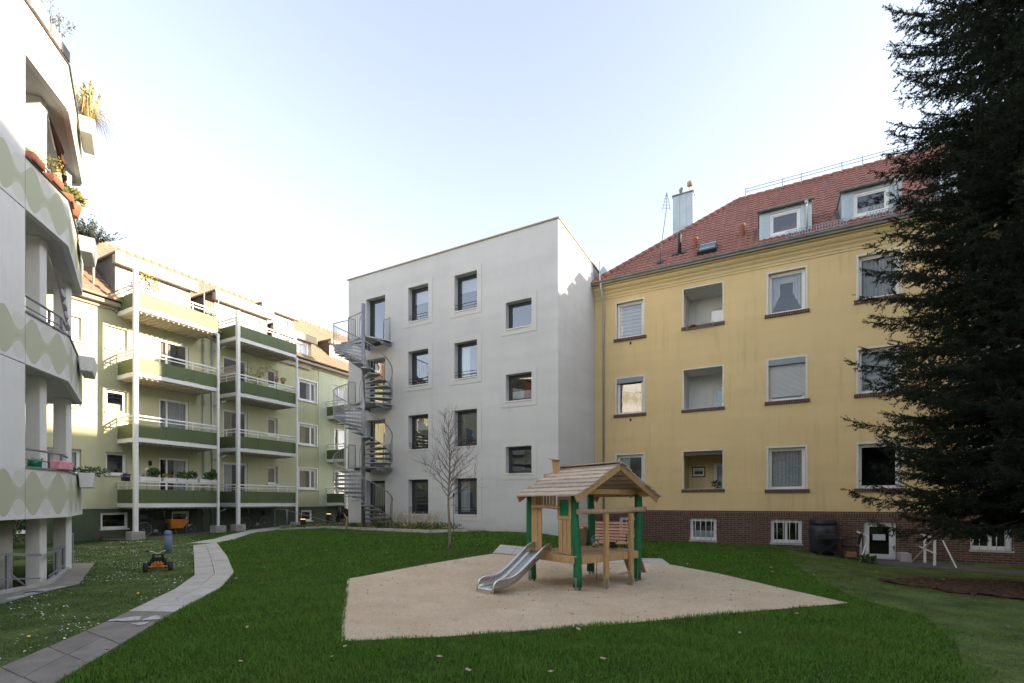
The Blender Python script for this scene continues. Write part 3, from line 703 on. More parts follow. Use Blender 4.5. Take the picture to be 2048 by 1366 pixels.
mb.box(FW, -17.5-t, -17.2, -10.5-t, -.302, ZT+.002, ZT+.05); mb.box(FW, -17.198, -7.152, -10.5-t, -10.2, ZT+.002, ZT+.05)
mb.build('roof_coping', 'cream_board', pb)
for i, (u0, u1, z0, z1, cu, ty) in enumerate(wins):
    w = window(pb, FW, u0, u1, z0, z1, rec=.24, fw=.075, fm='anthracite', gm='glass_new', curtain=cu, cm='curtain',
               mull=() if ty != 2 else (), sill=('white_paint', .0, .035, .045) if ty != 2 else None, bar=(z0+.17, z0+.28) if ty == 0 else None,
               name='window' if ty != 2 else 'glazed_door', tr=() if ty == 0 else ())
    if ty != 2:
        m = MB(); q = .21; d = .016; L, Rr, B, T = u0-q, u1+q, z0-q-.02, z1+q
        m.box(FW, L, u0, .002, d, B, T); m.box(FW, u1, Rr, .002, d, B, T); m.box(FW, u0, u1, .002, d, z1, T); m.box(FW, u0, u1, .002, d, B, z0-.036)
        m.build('surround', 'fascia', w)
# ------------------------------------------------------------------ spiral stair
st = thing('spiral_staircase', 'galvanised spiral fire escape with round pole, open treads and bar railings before the pale block', 'staircase', W(-15.2, 15.15, .4))
PC = W(-15.2, 15.15); RO = 1.17
def pol(ang, r, z):                               # ang in degrees in the site frame
    a = R(ang); return W(-15.2+r*math.cos(a), 15.15+r*math.sin(a), z)
m = MB(); m.tube([PC+Vector((0, 0, .35)), PC+Vector((0, 0, 10.05))], .085, 16); m.build('pole', 'galv', st)
fl = [.44, 3.17, 5.95, 8.74]; A0, A1 = 62, 168      # landing sector
def tread(a0, a1, z, th=.035, r0=.09, r1=RO):
    mb = MB(); n = max(2, int(abs(a1-a0)/8)); vs = []
    for k in range(n+1):
        a = a0+(a1-a0)*k/n; vs += [pol(a, r0, z), pol(a, r1, z), pol(a, r0, z-th), pol(a, r1, z-th)]
    fs = []
    for k in range(n):
        q = 4*k; fs += [(q, q+1, q+5, q+4), (q+2, q+6, q+7, q+3), (q+1, q+3, q+7, q+5), (q, q+4, q+6, q+2)]
    fs += [(0, 2, 3, 1), (4*n, 4*n+1, 4*n+3, 4*n+2)]; mb.add(vs, fs); return mb
def rail(pts, zoff, r): return [Vector((p.x, p.y, p.z+zoff)) for p in pts]
for s in range(3):
    z0, z1 = fl[s], fl[s+1]; NT = 14; sweep = 360-(A1-A0)
    for k in range(NT):
        a = A0 - sweep*k/NT; z = z0+(z1-z0)*(k+1)/(NT+1)
        mb = tread(a+2, a-sweep/NT-3, z)
        mb.beam(pol(a-1, .08, z-.06), pol(a-1, RO, z-.06), .012, .07); mb.build('tread', 'galv', st)
    hp = []; lp = []
    for k in range(41):
        a = A0 - sweep*k/40; z = z0+(z1-z0)*(k*NT/40+.6)/(NT+1); hp.append(pol(a, RO+.03, z+.98)); lp.append(pol(a, RO+.03, z+.02))
    m = MB(); e = hp[0]; m.tube([Vector((e.x, e.y, e.z-.95))]+hp+[Vector((hp[-1].x, hp[-1].y, hp[-1].z-.1))], .021, 7)
    m.tube(lp, .016, 6)
    nb = 46
    for k in range(nb+1):
        a = A0 - sweep*k/nb; z = z0+(z1-z0)*(k*NT/nb+.6)/(NT+1)
        m.tube([pol(a, RO+.03, z+.02), pol(a, RO+.03, z+.98)], .0075, 5, cap=False)
    m.build('railing', 'galv', st)
    m = MB(); m.tube([pol(A0-sweep*k/24, .16, z0+(z1-z0)*(k*NT/24+.6)/(NT+1)+.95) for k in range(25)], .014, 6); m.build('inner_handrail', 'galv', st)
for s in range(1, 4):
    z = fl[s]; mb = tread(A0, A1, z, .05, .09, RO+.02)
    mb.box(FW, -16.3, -14.75, .05, .42, z-.05, z-.001); mb.box(FW, -16.2, -16.1, .002, .9, z-.16, z-.055); mb.box(FW, -14.95, -14.85, .002, .9, z-.16, z-.055)
    mb.build('landing', 'galv', st)
    m = MB()
    for aa in ((A0, 88), (A1, 152)):
        hp = [pol(aa[0]+(aa[1]-aa[0])*k/6, RO, z+1.0) for k in range(7)]
        m.tube([pol(aa[0], RO, z)]+hp+[pol(aa[1], RO, z)], .02, 7)
        m.tube([Vector((p.x, p.y, z+.08)) for p in hp], .014, 6)
        for k in range(1, 7):
            p = pol(aa[0]+(aa[1]-aa[0])*k/7, RO, z); m.tube([p, p+Vector((0, 0, .98))], .0075, 5, cap=False)
    if s == 3:
        hp = [pol(A1+(A0+0)*0, RO*t, z+1.0) for t in (1, .1)]
        m.tube(hp, .02, 7)
        for k in range(1, 8): p = pol(A1, RO*k/8, z); m.tube([p, p+Vector((0, 0, 1.0))], .0075, 5, cap=False)
    m.build('guard_rail', 'galv', st)
    m = MB(); m.lathe(W(-14.9, 15.95, z-.22), [(.03, 0), (.075, .02), (.075, .12), (.03, .15)], 12); m.build('landing_lamp', 'galv', st)
m = MB(); m.prism([tuple(pol(a, .28, 0).xy) for a in range(0, 360, 30)], .30, .46); m.build('foot', 'kerb', st)
# ------------------------------------------------------------------ yellow house
yb = thing('yellow_house', 'yellow rendered four storey house with brick plinth and red tiled hipped roof', 'house', W(6, 26, 0))
YR = 20.0
upper = []; low = []
colA = (-5.86, -4.72); colL = (-3.09, -1.62); colC = (-.02, 1.18); colD = (2.78, 3.95)
zr = [(2.12, 3.68), (5.44, 7.0), (8.73, 10.28)]
W_ = []
for z0, z1 in zr:
    for c in (colA, colC, colD, (5.6, 6.8), (8.4, 9.6), (11.6, 12.8), (14.6, 15.8)): upper.append((c[0], c[1], z0, z1, .13)); W_.append((c, z0, z1))
LG = [(2.15, 3.70), (5.40, 7.03), (8.75, 10.33)]
for z0, z1 in LG: upper.append((colL[0], colL[1], z0, z1, .25))
cel = [(-5.76, -4.96), (-2.84, -1.84), (.05, 1.07), (5.73, 6.74), (8.5, 9.5), (11.6, 12.6)]
for a, b in cel: low.append((a, b, .12, .99, .1))
DO = (2.92, 3.84, -.34, .97, .16); low.append(DO)
mb = MB(); wall(mb, FY, -6.85, YR, 1.31, 10.55, upper, .13)
for a, b, z0, z1 in ((YR, YR, 0, 0),):
    pass
mb.quad(W(YR, 20.75, -.6), W(YR, 31.2, -.6), W(YR, 31.2, 10.9), W(YR, 20.75, 10.9))
mb.quad(W(-6.84, 20.76, 1.31), W(-6.84, 31.2, 1.31), W(-6.84, 31.2, 10.9), W(-6.84, 20.76, 10.9)); mb.quad(W(-6.84, 31.2, -.3), W(YR, 31.2, -.3), W(YR, 31.2, 10.9), W(-6.84, 31.2, 10.9))
mb.build('wall', 'yellow', yb)
mb = MB(); m2 = .035
FB = lambda u, o, z: FY(u, o+m2, z)
wall(mb, FB, -6.85, YR, -.8, 1.12, [(a, b, c, d, e+m2) for a, b, c, d, e in low], .1); mb.quad(FB(-6.85, 0, 1.31), FB(YR, 0, 1.31), FY(YR, 0, 1.31), FY(-6.85, 0, 1.31), 1)
mb.quad(FB(-6.85, 0, 1.12), FB(YR, 0, 1.12), FB(YR, 0, 1.31), FB(-6.85, 0, 1.31), 1)
mb.build('plinth', ['brick', 'brick_s'], yb)
mb = MB()                                          # moulded cornice under the eaves
prof = [(0, 10.55), (.03, 10.55), (.03, 10.62), (.06, 10.64), (.08, 10.72), (.16, 10.80), (.17, 10.84), (.24, 10.88), (.30, 10.95), (.30, 11.0), (.42, 11.02), (.42, 11.05), (0, 11.06)]
vs = [W(u, 20.75-o, z) for u in (-6.84, YR) for o, z in prof]; n = len(prof)
mb.add(vs, [(i, i+1, n+i+1, n+i) for i in range(n-1)]); mb.add([vs[i] for i in range(n)], [list(range(n))]); mb.build('cornice', 'yellow2', yb)
mb = MB(); mb.box(FY, -6.95, YR, .36, .52, 11.062, 11.13); mb.build('eaves_board', 'gutter', yb)
def half_gutter(fr, u0, u1, o, z, r, parent, mat='gutter'):
    mb = MB(); vs = []; N = 9
    for u in (u0, u1):
        for k in range(N): a = PI+PI*k/(N-1); vs.append(fr(u, o+r*math.cos(a), z+r*math.sin(a)))
        for k in range(N): a = 2*PI-PI*k/(N-1); vs.append(fr(u, o+(r-.008)*math.cos(a), z+(r-.008)*math.sin(a)))
    q = 2*N; mb.add(vs, [(i, (i+1) % q, q+(i+1) % q, q+i) for i in range(q)], 0, True)
    k = u0+.6
    while k < u1: mb.tube([fr(k, o-r-.002, z), fr(k, o, z-r-.004), fr(k, o+r+.002, z)], .008, 4); k += .8
    mb.add([fr(u0, o+r*math.cos(PI+PI*k/8), z+r*math.sin(PI+PI*k/8)) for k in range(9)], [list(range(9))])
    return mb.build('gutter', mat, parent)
half_gutter(FY, -7.0, YR, .50, 11.2, .085, yb)
# roof
EZ, EB, RB, RZ = 11.16, 20.34, 25.9, 16.3; HA = -6.95; RA = -1.3
ln = math.hypot(RB-EB, RZ-EZ); sdv = (W(0, RB-EB, RZ-EZ)).normalized(); nv = W(0, -(RZ-EZ), RB-EB).normalized()
mb = MB(); HR = (RA-HA)
tile_slope(mb, W(HA, EB, EZ), e1, sdv, nv, YR-HA, ln, lambda s: HR*s/ln)
mb.build('roof', 'tile_red', yb, fix=False)
mb = MB()
lh = math.hypot(HR, RZ-EZ); sh_ = W(HR, 0, RZ-EZ).normalized(); nh = W(-(RZ-EZ), 0, HR).normalized(); wid = 2*(RB-EB)
tile_slope(mb, W(HA, EB, EZ), e2, sh_, nh, wid, lh, lambda s: (RB-EB)*s/lh, lambda s: wid-(RB-EB)*s/lh)
mb.quad(W(HA, 2*RB-EB, EZ), W(YR, 2*RB-EB, EZ), W(YR, RB, RZ), W(RA, RB, RZ)); mb.add([W(YR, EB, EZ-.1), W(YR, 2*RB-EB, EZ-.1), W(YR, RB, RZ)], [(0, 1, 2)])
mb.quad(W(-6.8, 20.8, 10.85), W(YR, 20.8, 10.85), W(YR, 31.1, 10.85), W(-6.8, 31.1, 10.85))
mb.build('hip_slope', 'tile_red', yb, fix=False)
mb = MB()
def caps(mb, P, Q, r=.12, L=.38):
    n = int((Q-P).length/L)
    for i in range(n):
        a, b = P.lerp(Q, i/n), P.lerp(Q, (i+1.12)/n); mb.tube([a, b], [r*1.08, r*.9], 8)
caps(mb, W(HA, EB, EZ+.03), W(RA, RB, RZ+.0)); caps(mb, W(RA, RB, RZ), W(YR, RB, RZ)); caps(mb, W(HA, 2*RB-EB, EZ+.03), W(RA, RB, RZ))
mb.build('ridge_tiles', 'tile_red', yb)
m = MB()                                           # ridge rail
for dz, rr in ((.28, .014), (.42, .014)): m.tube([W(-1.0, RB-.05, RZ+dz), W(YR, RB-.05, RZ+dz)], rr, 6)
k = -1.0; i = 0
while k < YR: m.beam(W(k, RB-.22, RZ-.1), W(k, RB-.05, RZ+.46), .03, .012); k += (.75 if i % 2 else 1.55); i += 1
m.build('ridge_rail', 'galv', yb)
# dormers of the yellow house
def dormer(u0, cur_):
    u1 = u0+1.72; bf = 20.92; zb, zt = 11.62, 12.78
    fr = lambda u, o, z: W(u, bf-o, z)
    mb = MB(); wo_ = (u0+.35, u0+1.37, zb+.16, zt-.16)
    wall(mb, fr, u0, u1, zb-.3, zt, [wo_], .06)
    bb = 24.0
    for u in (u0, u1): mb.quad(W(u, bf, zb-.5), W(u, bb, zb-.5), W(u, bb, zt+.02), W(u, bf, zt))
    mb.box(fr, u0-.06, u1+.06, -2.4, .07, zt+.002, zt+.06)
    for k in range(1, 7): uu = u0+k*.245; mb.box(fr, uu-.006, uu+.006, .001, .016, zt-.14, zt-.002)
    for k in (u0+.12, u0+.24, u1-.12, u1-.24): mb.box(fr, k-.006, k+.006, .001, .016, zb-.1, zt-.15)
    d = mb.build('dormer', 'zinc', yb)
    OFF[d] = OFF[yb]
    window(d, fr, wo_[0], wo_[1], wo_[2], wo_[3], rec=.03, fw=.075, fm='upvc', gm='glass', curtain=cur_, cm='curtain')
    half_gutter(fr, u0-.08, u1+.08, .12, zt+.0, .06, d)
    m = MB(); m.tube([fr(u1-.18, .14, zt-.03), fr(u1-.18, .1, zt-.22), fr(u1-.16, .03, zt-.4), fr(u1-.16, .03, zb)], .03, 8)
    m.lathe(fr(u1-.18, .13, zt-.12), [(.03, -.06), (.07, .05), (.07, .08)], 10); m.build('downpipe', 'zinc', d)
    m = MB()
    for k in range(7): q = k/7; m.box(lambda u, o, z: W(u, bf+o, z), u0-.16, u0-.002, .05+q*.9, .2+q*.9, 11.72+q*.9-.02, 11.79+q*.9)
    m.build('flashing', 'roof_dark', d)
for u, c in ((-.33, None), (2.30, 'half'), (5.0, None), (8.0, None), (11.0, None)): dormer(u, c)
# snow guard above the gutter
for a, b in ((.55, 1.42), (1.42, 2.4), (3.0, 3.7), (4.25, 5.4), (6.8, 8.0)):
    m = MB(); n = int((b-a)/.085)
    bz = lambda z: W(0, 20.62, 0)
    for k in range(n+1): u = a+(b-a)*k/n; m.box(lambda u_, o, z: W(u_, 20.58+o, z), u-.011, u+.011, 0, .008, 11.42, 11.66)
    for z in (11.43, 11.65): m.box(lambda u_, o, z_: W(u_, 20.575+o, z_), a, b, -.006, .0, z, z+.018)
    for u in (a+.1, b-.1): m.beam(W(u, 20.6, 11.66), W(u, 20.85, 11.5), .02, .01)
    m.build('snow_guard', 'galv', yb)
def on_roof(u, s, h=0): return W(HA+0, EB, EZ)+e1*(u-HA)+sdv*s+nv*h
# skylight, vents, flue
m = MB(); c = on_roof(-2.2, 1.0, .09); m.obox(c, e1, sdv, nv, .36, .36, .07); m.build('skylight_frame', 'dark_metal', yb)
m = MB(); m.obox(on_roof(-2.2, 1.0, .17), e1, sdv, nv, .29, .27, .006); m.obox(on_roof(-2.2, .74, .19), e1, sdv, nv, .3, .05, .03, 1); m.obox(on_roof(-2.2, 1.28, .19), e1, sdv, nv, .3, .05, .03, 1); m.build('skylight_pane', ['blue_grey', 'zinc'], yb)
for u, s in ((-2.72, 1.62), (-.95, 1.95)):
    m = MB(); q = on_roof(u, s); m.lathe(q, [(.085, -.1), (.085, .38), (.11, .40), (.11, .46), (.0, .5)], 12); m.build('vent_pipe', 'terracotta', yb)
m = MB(); q = on_roof(-3.35, 1.45); m.lathe(q, [(.075, -.1), (.075, .7), (.085, .72), (.085, .84), (.05, .9)], 12); m.obox(q+nv*.03, e1, sdv, nv, .28, .13, .03); m.build('flue_pipe', 'dark_metal', yb)
m = MB(); q = on_roof(-4.05, .85); m.obox(q+nv*.05, e1, sdv, nv, .14, .16, .02); m.tube([q, q+Vector((.0, 0, .25)), q+Vector((.05, 0, .8)), q+Vector((.28, .1, 2.3))], .014, 6)
qq = q+Vector((.28, .1, 2.3))
m.tube([qq, qq+Vector((.02, 0, .75))], .010, 6)
for k in range(5): zz = .1+k*.13; w = .17-k*.03; m.beam(qq+Vector((-w, 0, zz-.02)), qq+Vector((w, 0, zz-.02)), .012, .012)
m.beam(qq+Vector((-.17, 0, 0)), qq+Vector((.02, 0, .75)), .012, .012); m.beam(qq+Vector((.17, 0, 0)), qq+Vector((.02, 0, .75)), .012, .012)
m.build('antenna', 'dark_metal', yb)
# tall sheet-metal chimney behind the hip
m = MB(); FCH = lambda u, o, z: W(u, 26.3-o, z)
m.box(FCH, -4.45, -3.45, -.62, 0, 10.9, 17.62); m.box(FCH, -4.49, -3.41, -.66, .04, 17.622, 17.68, 1)
for u in (-4.12, -3.78): m.box(FCH, u-.006, u+.006, .001, .018, 13, 17.6)
m.box(FCH, -4.45, -3.45, .001, .012, 15.9, 15.93)
ch = m.build('chimney', ['zinc', 'gutter'], yb); OFF[ch] = OFF[yb]
m = MB(); m.lathe(W(-4.05, 26.5, 17.68), [(.1, 0), (.1, .25), (.14, .27), (.14, .31), (.05, .42)], 12); m.build('flue_pipe', 'galv', ch)
m = MB(); m.tube([W(-3.6, 26.4, 17.68), W(-3.6, 26.4, 18.0)], .02, 6); m.lathe(W(-3.6, 26.4, 17.98), [(.06, 0), (.16, .04), (.16, .2), (.06, .26)], 14); m.build('chimney_cowl', 'cream_board', ch)
# metal flashing where both roofs meet
m = MB(); m.obox(W(-6.55, 21.2, 11.7), e1, e2, Vector((0, 0, 1)), .02, .7, .5); m.build('flashing', 'zinc', yb)
# windows
cy = {}
def yw(c, z, **k): cy[(c, z)] = k
yw(0, 2, curtain='blind'); yw(0, 1, curtain=None, hung=.95); yw(0, 0, curtain='left')
yw(1, 2, curtain='sides'); yw(1, 1, curtain='shutter', hung=.16); yw(1, 0, curtain='full', cm='curtain_lace')
yw(2, 2, curtain='full'); yw(2, 1, curtain='blind'); yw(2, 0, curtain=None)
cols = [colA, colC, colD, (5.6, 6.8), (8.4, 9.6), (11.6, 12.8), (14.6, 15.8)]
for ci, c in enumerate(cols):
    for zi, (z0, z1) in enumerate(zr):
        k = dict(cy.get((ci, zi), {'curtain': 'half'}))
        window(yb, FY, c[0], c[1], z0, z1, rec=.13, fw=.065, gm='glass_old' if (ci, zi) != (0, 1) else 'glass_new', sill=('brick_s', .13, .12, .06), trim=('old_frame', .07, .022), **k)
for c in cel:
    w = window(yb, FB, c[0], c[1], .12, .99, rec=.1, fw=.07, gm='glass_old', curtain='half' if c[0] < -2 else None, sill=('kerb', .03, .07, .03), mull=((c[0]+c[1])/2,) if c[0] > 0 else (), name='cellar_window')
    m = MB()
    for k in range(1, 5): u = c[0]+(c[1]-c[0])*k/5+.01; m.tube([FB(u, .03, .06), FB(u, .03, 1.0)], .011, 6)
    for z in (.2, .9): m.tube([FB(c[0]-.02, .03, z), FB(c[1]+.02, .03, z)], .008, 6)
    m.build('window_bars', 'white_paint', w)
# cellar door with a notice
fd = lambda u, o, z: FB(u, o, z)
w = window(yb, fd, DO[0], DO[1], DO[2], DO[3], rec=.12, fw=.11, gm='glass_old', curtain=None, name='cellar_door')
m = MB(); m.box(fd, 3.20, 3.56, -.148, -.144, .32, .53); m.build('notice', 'sign', w)
m = MB(); m.box(fd, 3.76, 3.80, -.12, -.10, .0, .16); m.tube([fd(3.78, -.12, .1), fd(3.78, -.07, .1), fd(3.68, -.07, .1)], .01, 6); m.build('handle', 'steel', w)
# loggias
for i, (z0, z1) in enumerate(LG):
    mt = 'loggia' if i else 'yellow2'
    m = MB(); u0, u1 = colL; d = -1.5; a, b = u0-.0, u1+.9
    dw = (u0+1.0, u0+1.55) if i != 2 else (u0+1.05, u0+1.75)
    bk = lambda u, o, z: FY(u, d+o, z)
    wall(m, bk, a-.002, b, z0-.9, z1+.05, [(dw[0], dw[1], z0-.85, z0+1.15, .08)], .08)
    m.quad(FY(a, -.25, z0-.9), FY(a, d, z0-.9), FY(a, d, z1+.05), FY(a, -.25, z1+.05)); m.quad(FY(b, -.25, z0-.9), FY(b, d, z0-.9), FY(b, d, z1+.05), FY(b, -.25, z1+.05))
    m.quad(FY(u1, -.252, z0-.9), FY(b, -.252, z0-.9), FY(b, -.252, z1+.05), FY(u1, -.252, z1+.05))
    m.quad(FY(a, -.252, z1+.05), FY(b, -.252, z1+.05), FY(b, d, z1+.05), FY(a, d, z1+.05)); m.quad(FY(a, -.252, z0-.9), FY(b, -.252, z0-.9), FY(b, d, z0-.9), FY(a, d, z0-.9))
    m.quad(FY(u0, -.252, z0-.9), FY(u1, -.252, z0-.9), FY(u1, -.252, z0), FY(u0, -.252, z0))
    lg = m.build('loggia', mt, yb); OFF[lg] = OFF[yb]
    window(lg, bk, dw[0], dw[1], z0-.85, z0+1.15, rec=.03, fw=.08, gm='glass', name='balcony_door', curtain=None if i else 'full')
    m = MB(); m.box(FY, u0-.08, u1+.08, -.25+.002, .05, z0-.1, z0+.012); m.box(FY, u0-.06, u1+.06, -.26, .055, z0+.0125, z0+.03, 1); m.build('sill', ['brick_s', 'zinc' if i != 2 else 'brick_s'], lg)
    m = MB(); e = .002
    for q in ((u0-.03, u0+e), (u1-e, u1+.03)): m.box(FY, q[0], q[1], -.2, .012, z0+.04, z1)
    m.box(FY, u0-.03, u1+.03, -.2, .012, z1-e, z1+.03); m.build('loggia_edge', 'loggia' if i else 'old_frame', lg)
    if i == 0:
        m = MB(); m.box(FY, u0+.01, u1-.01, -.24, -.02, z1-.17, z1-.03); m.build('rolled_blind', 'roof_brown', lg)
for z in (1.83, 5.12, 8.42): m = MB(); m.box(FY, -5.3, -5.22, .001, .012, z, z+.12); m.build('vent', 'dark_metal', yb)
def downpipe(fr, u, o, z0, z1, par, mat='zinc', r=.045):
    m = MB(); m.tube([fr(u, .5, z1), fr(u, .48, z1-.2), fr(u, .1+o, z1-.95), fr(u, o, z1-1.15), fr(u, o, z0)], r, 10)
    z = z0+1
    while z < z1-1.4: m.tube([fr(u, o, z), fr(u, o, z+.05)], r+.012, 10); m.beam(fr(u, 0, z+.02), fr(u, o, z+.02), .02, .02); z += 1.9
    return m.build('downpipe', mat, par)
downpipe(FY, -6.42, .1, .2, 11.15, yb)
# drying rack on the top loggia, washing frame and a picture inside the lowest one
t = thing('drying_rack', 'small metal drying rack with a red cloth hung outside the top loggia sill', 'drying rack', FY(-2.4, .1, 8.7))
m = MB()
for o in (.14, .2, .26): m.tube([FY(-2.93, o, 8.66-(o-.14)), FY(-1.95, o, 8.66-(o-.14))], .008, 5)
for u in (-2.93, -1.95): m.tube([FY(u, .0, 8.82), FY(u, .1, 8.82), FY(u, .28, 8.52)], .012, 6)
m.build('frame', 'galv', t); m = MB(); m.box(FY, -2.8, -2.62, .06, .2, 8.75, 8.79); m.build('cloth', 'red', t)
m = MB(); m.box(FY, -2.05, -1.64, -.3, -.22, 8.78, 9.32); o = m.build('white_screen', 'white_paint', loc=FY(-1.85, -.25, 8.78)); tag(o, 'small white panel screen standing on the top loggia sill', 'screen')
m = MB(); z0 = 2.15; m.box(bk, 0, 0, 0, 0, 0, 0)
m = MB(); bk0 = lambda u, o, z: FY(u, -1.5+o, z); m.box(bk0, -2.95, -2.42, .002, .03, 2.72, 3.17); m.box(bk0, -2.91, -2.46, .031, .034, 2.77, 3.12, 1); m.box(bk0, -2.86, -2.51, .035, .037, 2.84, 2.98, 2); m.box(bk0, -2.86, -2.51, .035, .037, 2.98, 3.07, 3)
o = m.build('framed_picture', ['black', 'loggia', 'leaf_dark', 'curtain'], loc=bk0(-2.7, 0, 2.7)); tag(o, 'dark framed landscape picture on the back wall of the lowest loggia', 'picture')
t = thing('potted_plant', 'dark leafy plant with yellow flowers in an orange pot on the lowest loggia sill', 'plant', FY(-1.85, -.1, 2.18))
m = MB(); m.lathe(FY(-1.85, -.1, 2.18), [(.06, 0), (.085, .12)], 12); m.build('pot', 'terracotta', t)
m = MB(); leaves(m, FY(-1.85, -.1, 2.38), (.17, .17, .1), 120, .05); leaves(m, FY(-1.85, -.1, 2.45), (.13, .13, .05), 25, .03, 1); m.build('foliage', ['leaf_dark', 'flower_yellow'], t)
# ------------------------------------------------------------------ green house
gb = thing('balcony_house', 'light green rendered house with brown tiled roof, dormers and stacked white balconies, on the left', 'house', W(-29, 14, 0))
ops = []; gw = []
def gwin(u0, u1, z0, z1, **k): ops.append((u0, u1, z0, z1, k.pop('d', .16))); gw.append((u0, u1, z0, z1, k))
for i, z in enumerate((2.82, 5.50, 8.2)):
    gwin(10.02, 10.80, z, z+.97, curtain='half' if i == 1 else None)
    gwin(8.1, 9.2, z, z+.97, curtain='full'); gwin(5.6, 6.8, z, z+1.2, curtain='full'); gwin(2.6, 3.8, z, z+1.2)
for i, z in enumerate((1.62, 4.37, 7.12)):
    gwin(12.05, 13.35, z, z+2.1, mull=(12.42,), curtain=('right', 'full', 'left')[i], cm=('curtain', 'curtain_lace', 'curtain_beige')[i], fw=.06, nm='balcony_door', d=.1)
    gwin(15.0, 16.35, z, z+2.1, mull=(15.9,), curtain=('left', 'left', None)[i], cm=('curtain', 'curtain_beige', 'curtain')[i], nm='balcony_door', d=.1)
    gwin(17.55, 18.15, z+1.05, z+2.05, curtain='full' if i < 2 else None, cm='curtain_beige')
    gwin(22.2, 23.3, z, z+2.1, mull=(22.6,), nm='balcony_door', d=.1, curtain='full', cm='curtain_beige')
for i, z in enumerate((2.42, 5.10, 7.78)):
    gwin(19.55, 20.85, z, z+1.25, mull=(20.45,), curtain='full' if i < 2 else 'right', cm='curtain_beige' if i < 2 else 'curtain', fw=.08)
low = [(9.85, 10.85, .5, 1.2), (12.6, 13.4, .55, 1.2), (19.75, 20.55, .5, 1.15), (7.0, 7.9, .5, 1.2)]
m = MB(); wall(m, FG, 1.0, 20.98, 1.40, 10.15, [o for o in ops if o[1] < 21], .16); m.build('wall', 'green', gb)
FG2 = lambda u, o, z: FG(u, o+.03, z)
m = MB(); wall(m, FG2, 20.98, 28, 1.40, 10.15, [(a, b, c, d, e+.03) for a, b, c, d, e in ops if a > 21], .16)
m.quad(FG(20.98, 0, 1.4), FG(20.98, .03, 1.4), FG(20.98, .03, 10.15), FG(20.98, 0, 10.15))
m.build('end_wall', 'green2', gb)
m = MB(); FP = lambda u, o, z: FG(u, o-.02, z); wall(m, FP, 1.0, 28, -.5, 1.40, [(a, b, c, d, .1) for a, b, c, d in low], .1); m.build('plinth', 'plinth', gb)
m = MB(); m.box(FG, 1, 28, -.0195, .012, 1.36, 1.398); m.build('plinth_edge', 'kerb', gb)
m = MB()
m.quad(W(-34.3, 1, -.5), W(-34.3, 28, -.5), W(-34.3, 28, 10.2), W(-34.3, 1, 10.2)); m.add([W(-24.85, 1, -.5), W(-34.3, 1, -.5), W(-34.3, 1, 10.2), W(-29.5, 1, 14.5), W(-24.85, 1, 10.2)], [(0, 1, 2, 3, 4)])
m.add([W(-24.85, 28, -.5), W(-34.3, 28, -.5), W(-34.3, 28, 10.2), W(-29.5, 28, 14.5), W(-24.85, 28, 10.2)], [(0, 1, 2, 3, 4)]); m.build('gable', 'green', gb)
for u0, u1, z0, z1, k in gw:
    nm = k.pop('nm', 'window'); f = FG if u0 < 20.98 else FG2
    dd = .16 if nm == 'window' else .1
    big = 19 < u0 < 21
    window(gb, f, u0, u1, z0, z1, rec=.07 if big else dd-.03, fw=k.pop('fw', .065), gm='glass', name=nm, sill=('conc_white', .05, .05, .08) if nm == 'window' else None,
           trim=('white_paint', .09, .03) if big else None, **k)
for a, b, c, d in low: window(gb, FP, a, b, c, d, rec=.07, fw=.06, gm='glass_old', name='cellar_window', sill=('conc_white', .03, .05, .05))
# eaves, gutter and roof
m = MB(); m.box(FG, 1, 28, .0, .34, 10.0, 10.14); m.box(FG, 1, 28, .002, .10, 9.86, 9.998); m.build('eaves_board', 'cream_board', gb)
half_gutter(FG, 1.0, 28, .42, 10.26, .075, gb, 'cream_board')
GE = -24.42; GZ = 10.22; RGA, RGZ = -29.6, 14.65
ln = math.hypot(RGA-GE, RGZ-GZ); sdg = W(RGA-GE, 0, RGZ-GZ).normalized(); nvg = W(RGZ-GZ, 0, -(RGA-GE)).normalized()
m = MB(); tile_slope(m, W(GE, 1, GZ), e2, sdg, nvg, 27, ln, samp=4, col=.28, row=.36, amp=.024); m.quad(W(GE-.1, 1, GZ-.12), W(GE-.1, 28, GZ-.12), W(RGA, 28, RGZ-.1), W(RGA, 1, RGZ-.1))
m.quad(W(-34.8, 1, GZ), W(-34.8, 28, GZ), W(RGA, 28, RGZ), W(RGA, 1, RGZ)); m.build('roof', 'tile_brown', gb, fix=False)
m = MB(); caps(m, W(RGA, 1, RGZ), W(RGA, 28, RGZ)); m.build('ridge_tiles', 'tile_brown', gb)
def gdormer(u0, u1, af, zb, zt, n, side='roof_brown', fas=.42, back=5.0, cu='full', cmm='curtain', nm='dormer', over=.28, gl=(0, 1)):
    fr = lambda u, o, z: W(af+o, u, z)
    m = MB(); zo = zt-fas
    for u in (u0, u1): m.quad(fr(u, 0, zb), fr(u, -back, zb), fr(u, -back, zt), fr(u, 0, zt), 1)
    wins_ = []; k = (u1-u0-.3)/n
    for i in range(n): wins_.append((u0+.15+i*k+.05, u0+.15+(i+1)*k-.05, zb+.35 if nm == 'dormer' else zb+.1, zo-.06))
    wall(m, fr, u0, u1, zb-.2, zo, wins_, .06, 0)
    m.box(fr, u0-.12, u1+.25, -back, over, zt-.002, zt+.07, 2); m.box(fr, u0-.1, u1+.22, .002, over-.03, zo, zt-.05, 0); m.box(fr, u0-.1, u1+.22, over-.03, over, zo-.02, zt-.0025, 0)
    d = m.build('dormer', ['cream_board', side, 'gutter'], gb); OFF[d] = OFF[gb]
    for w_ in wins_: window(d, fr, *w_, rec=.02, fw=.08, curtain=cu, cm=cmm, gm='glass')
    return d
gdormer(10.3, 13.35, -24.72, 10.0, 12.25, 2, 'roof_dark'); gdormer(14.5, 17.4, -24.72, 10.0, 12.25, 2)
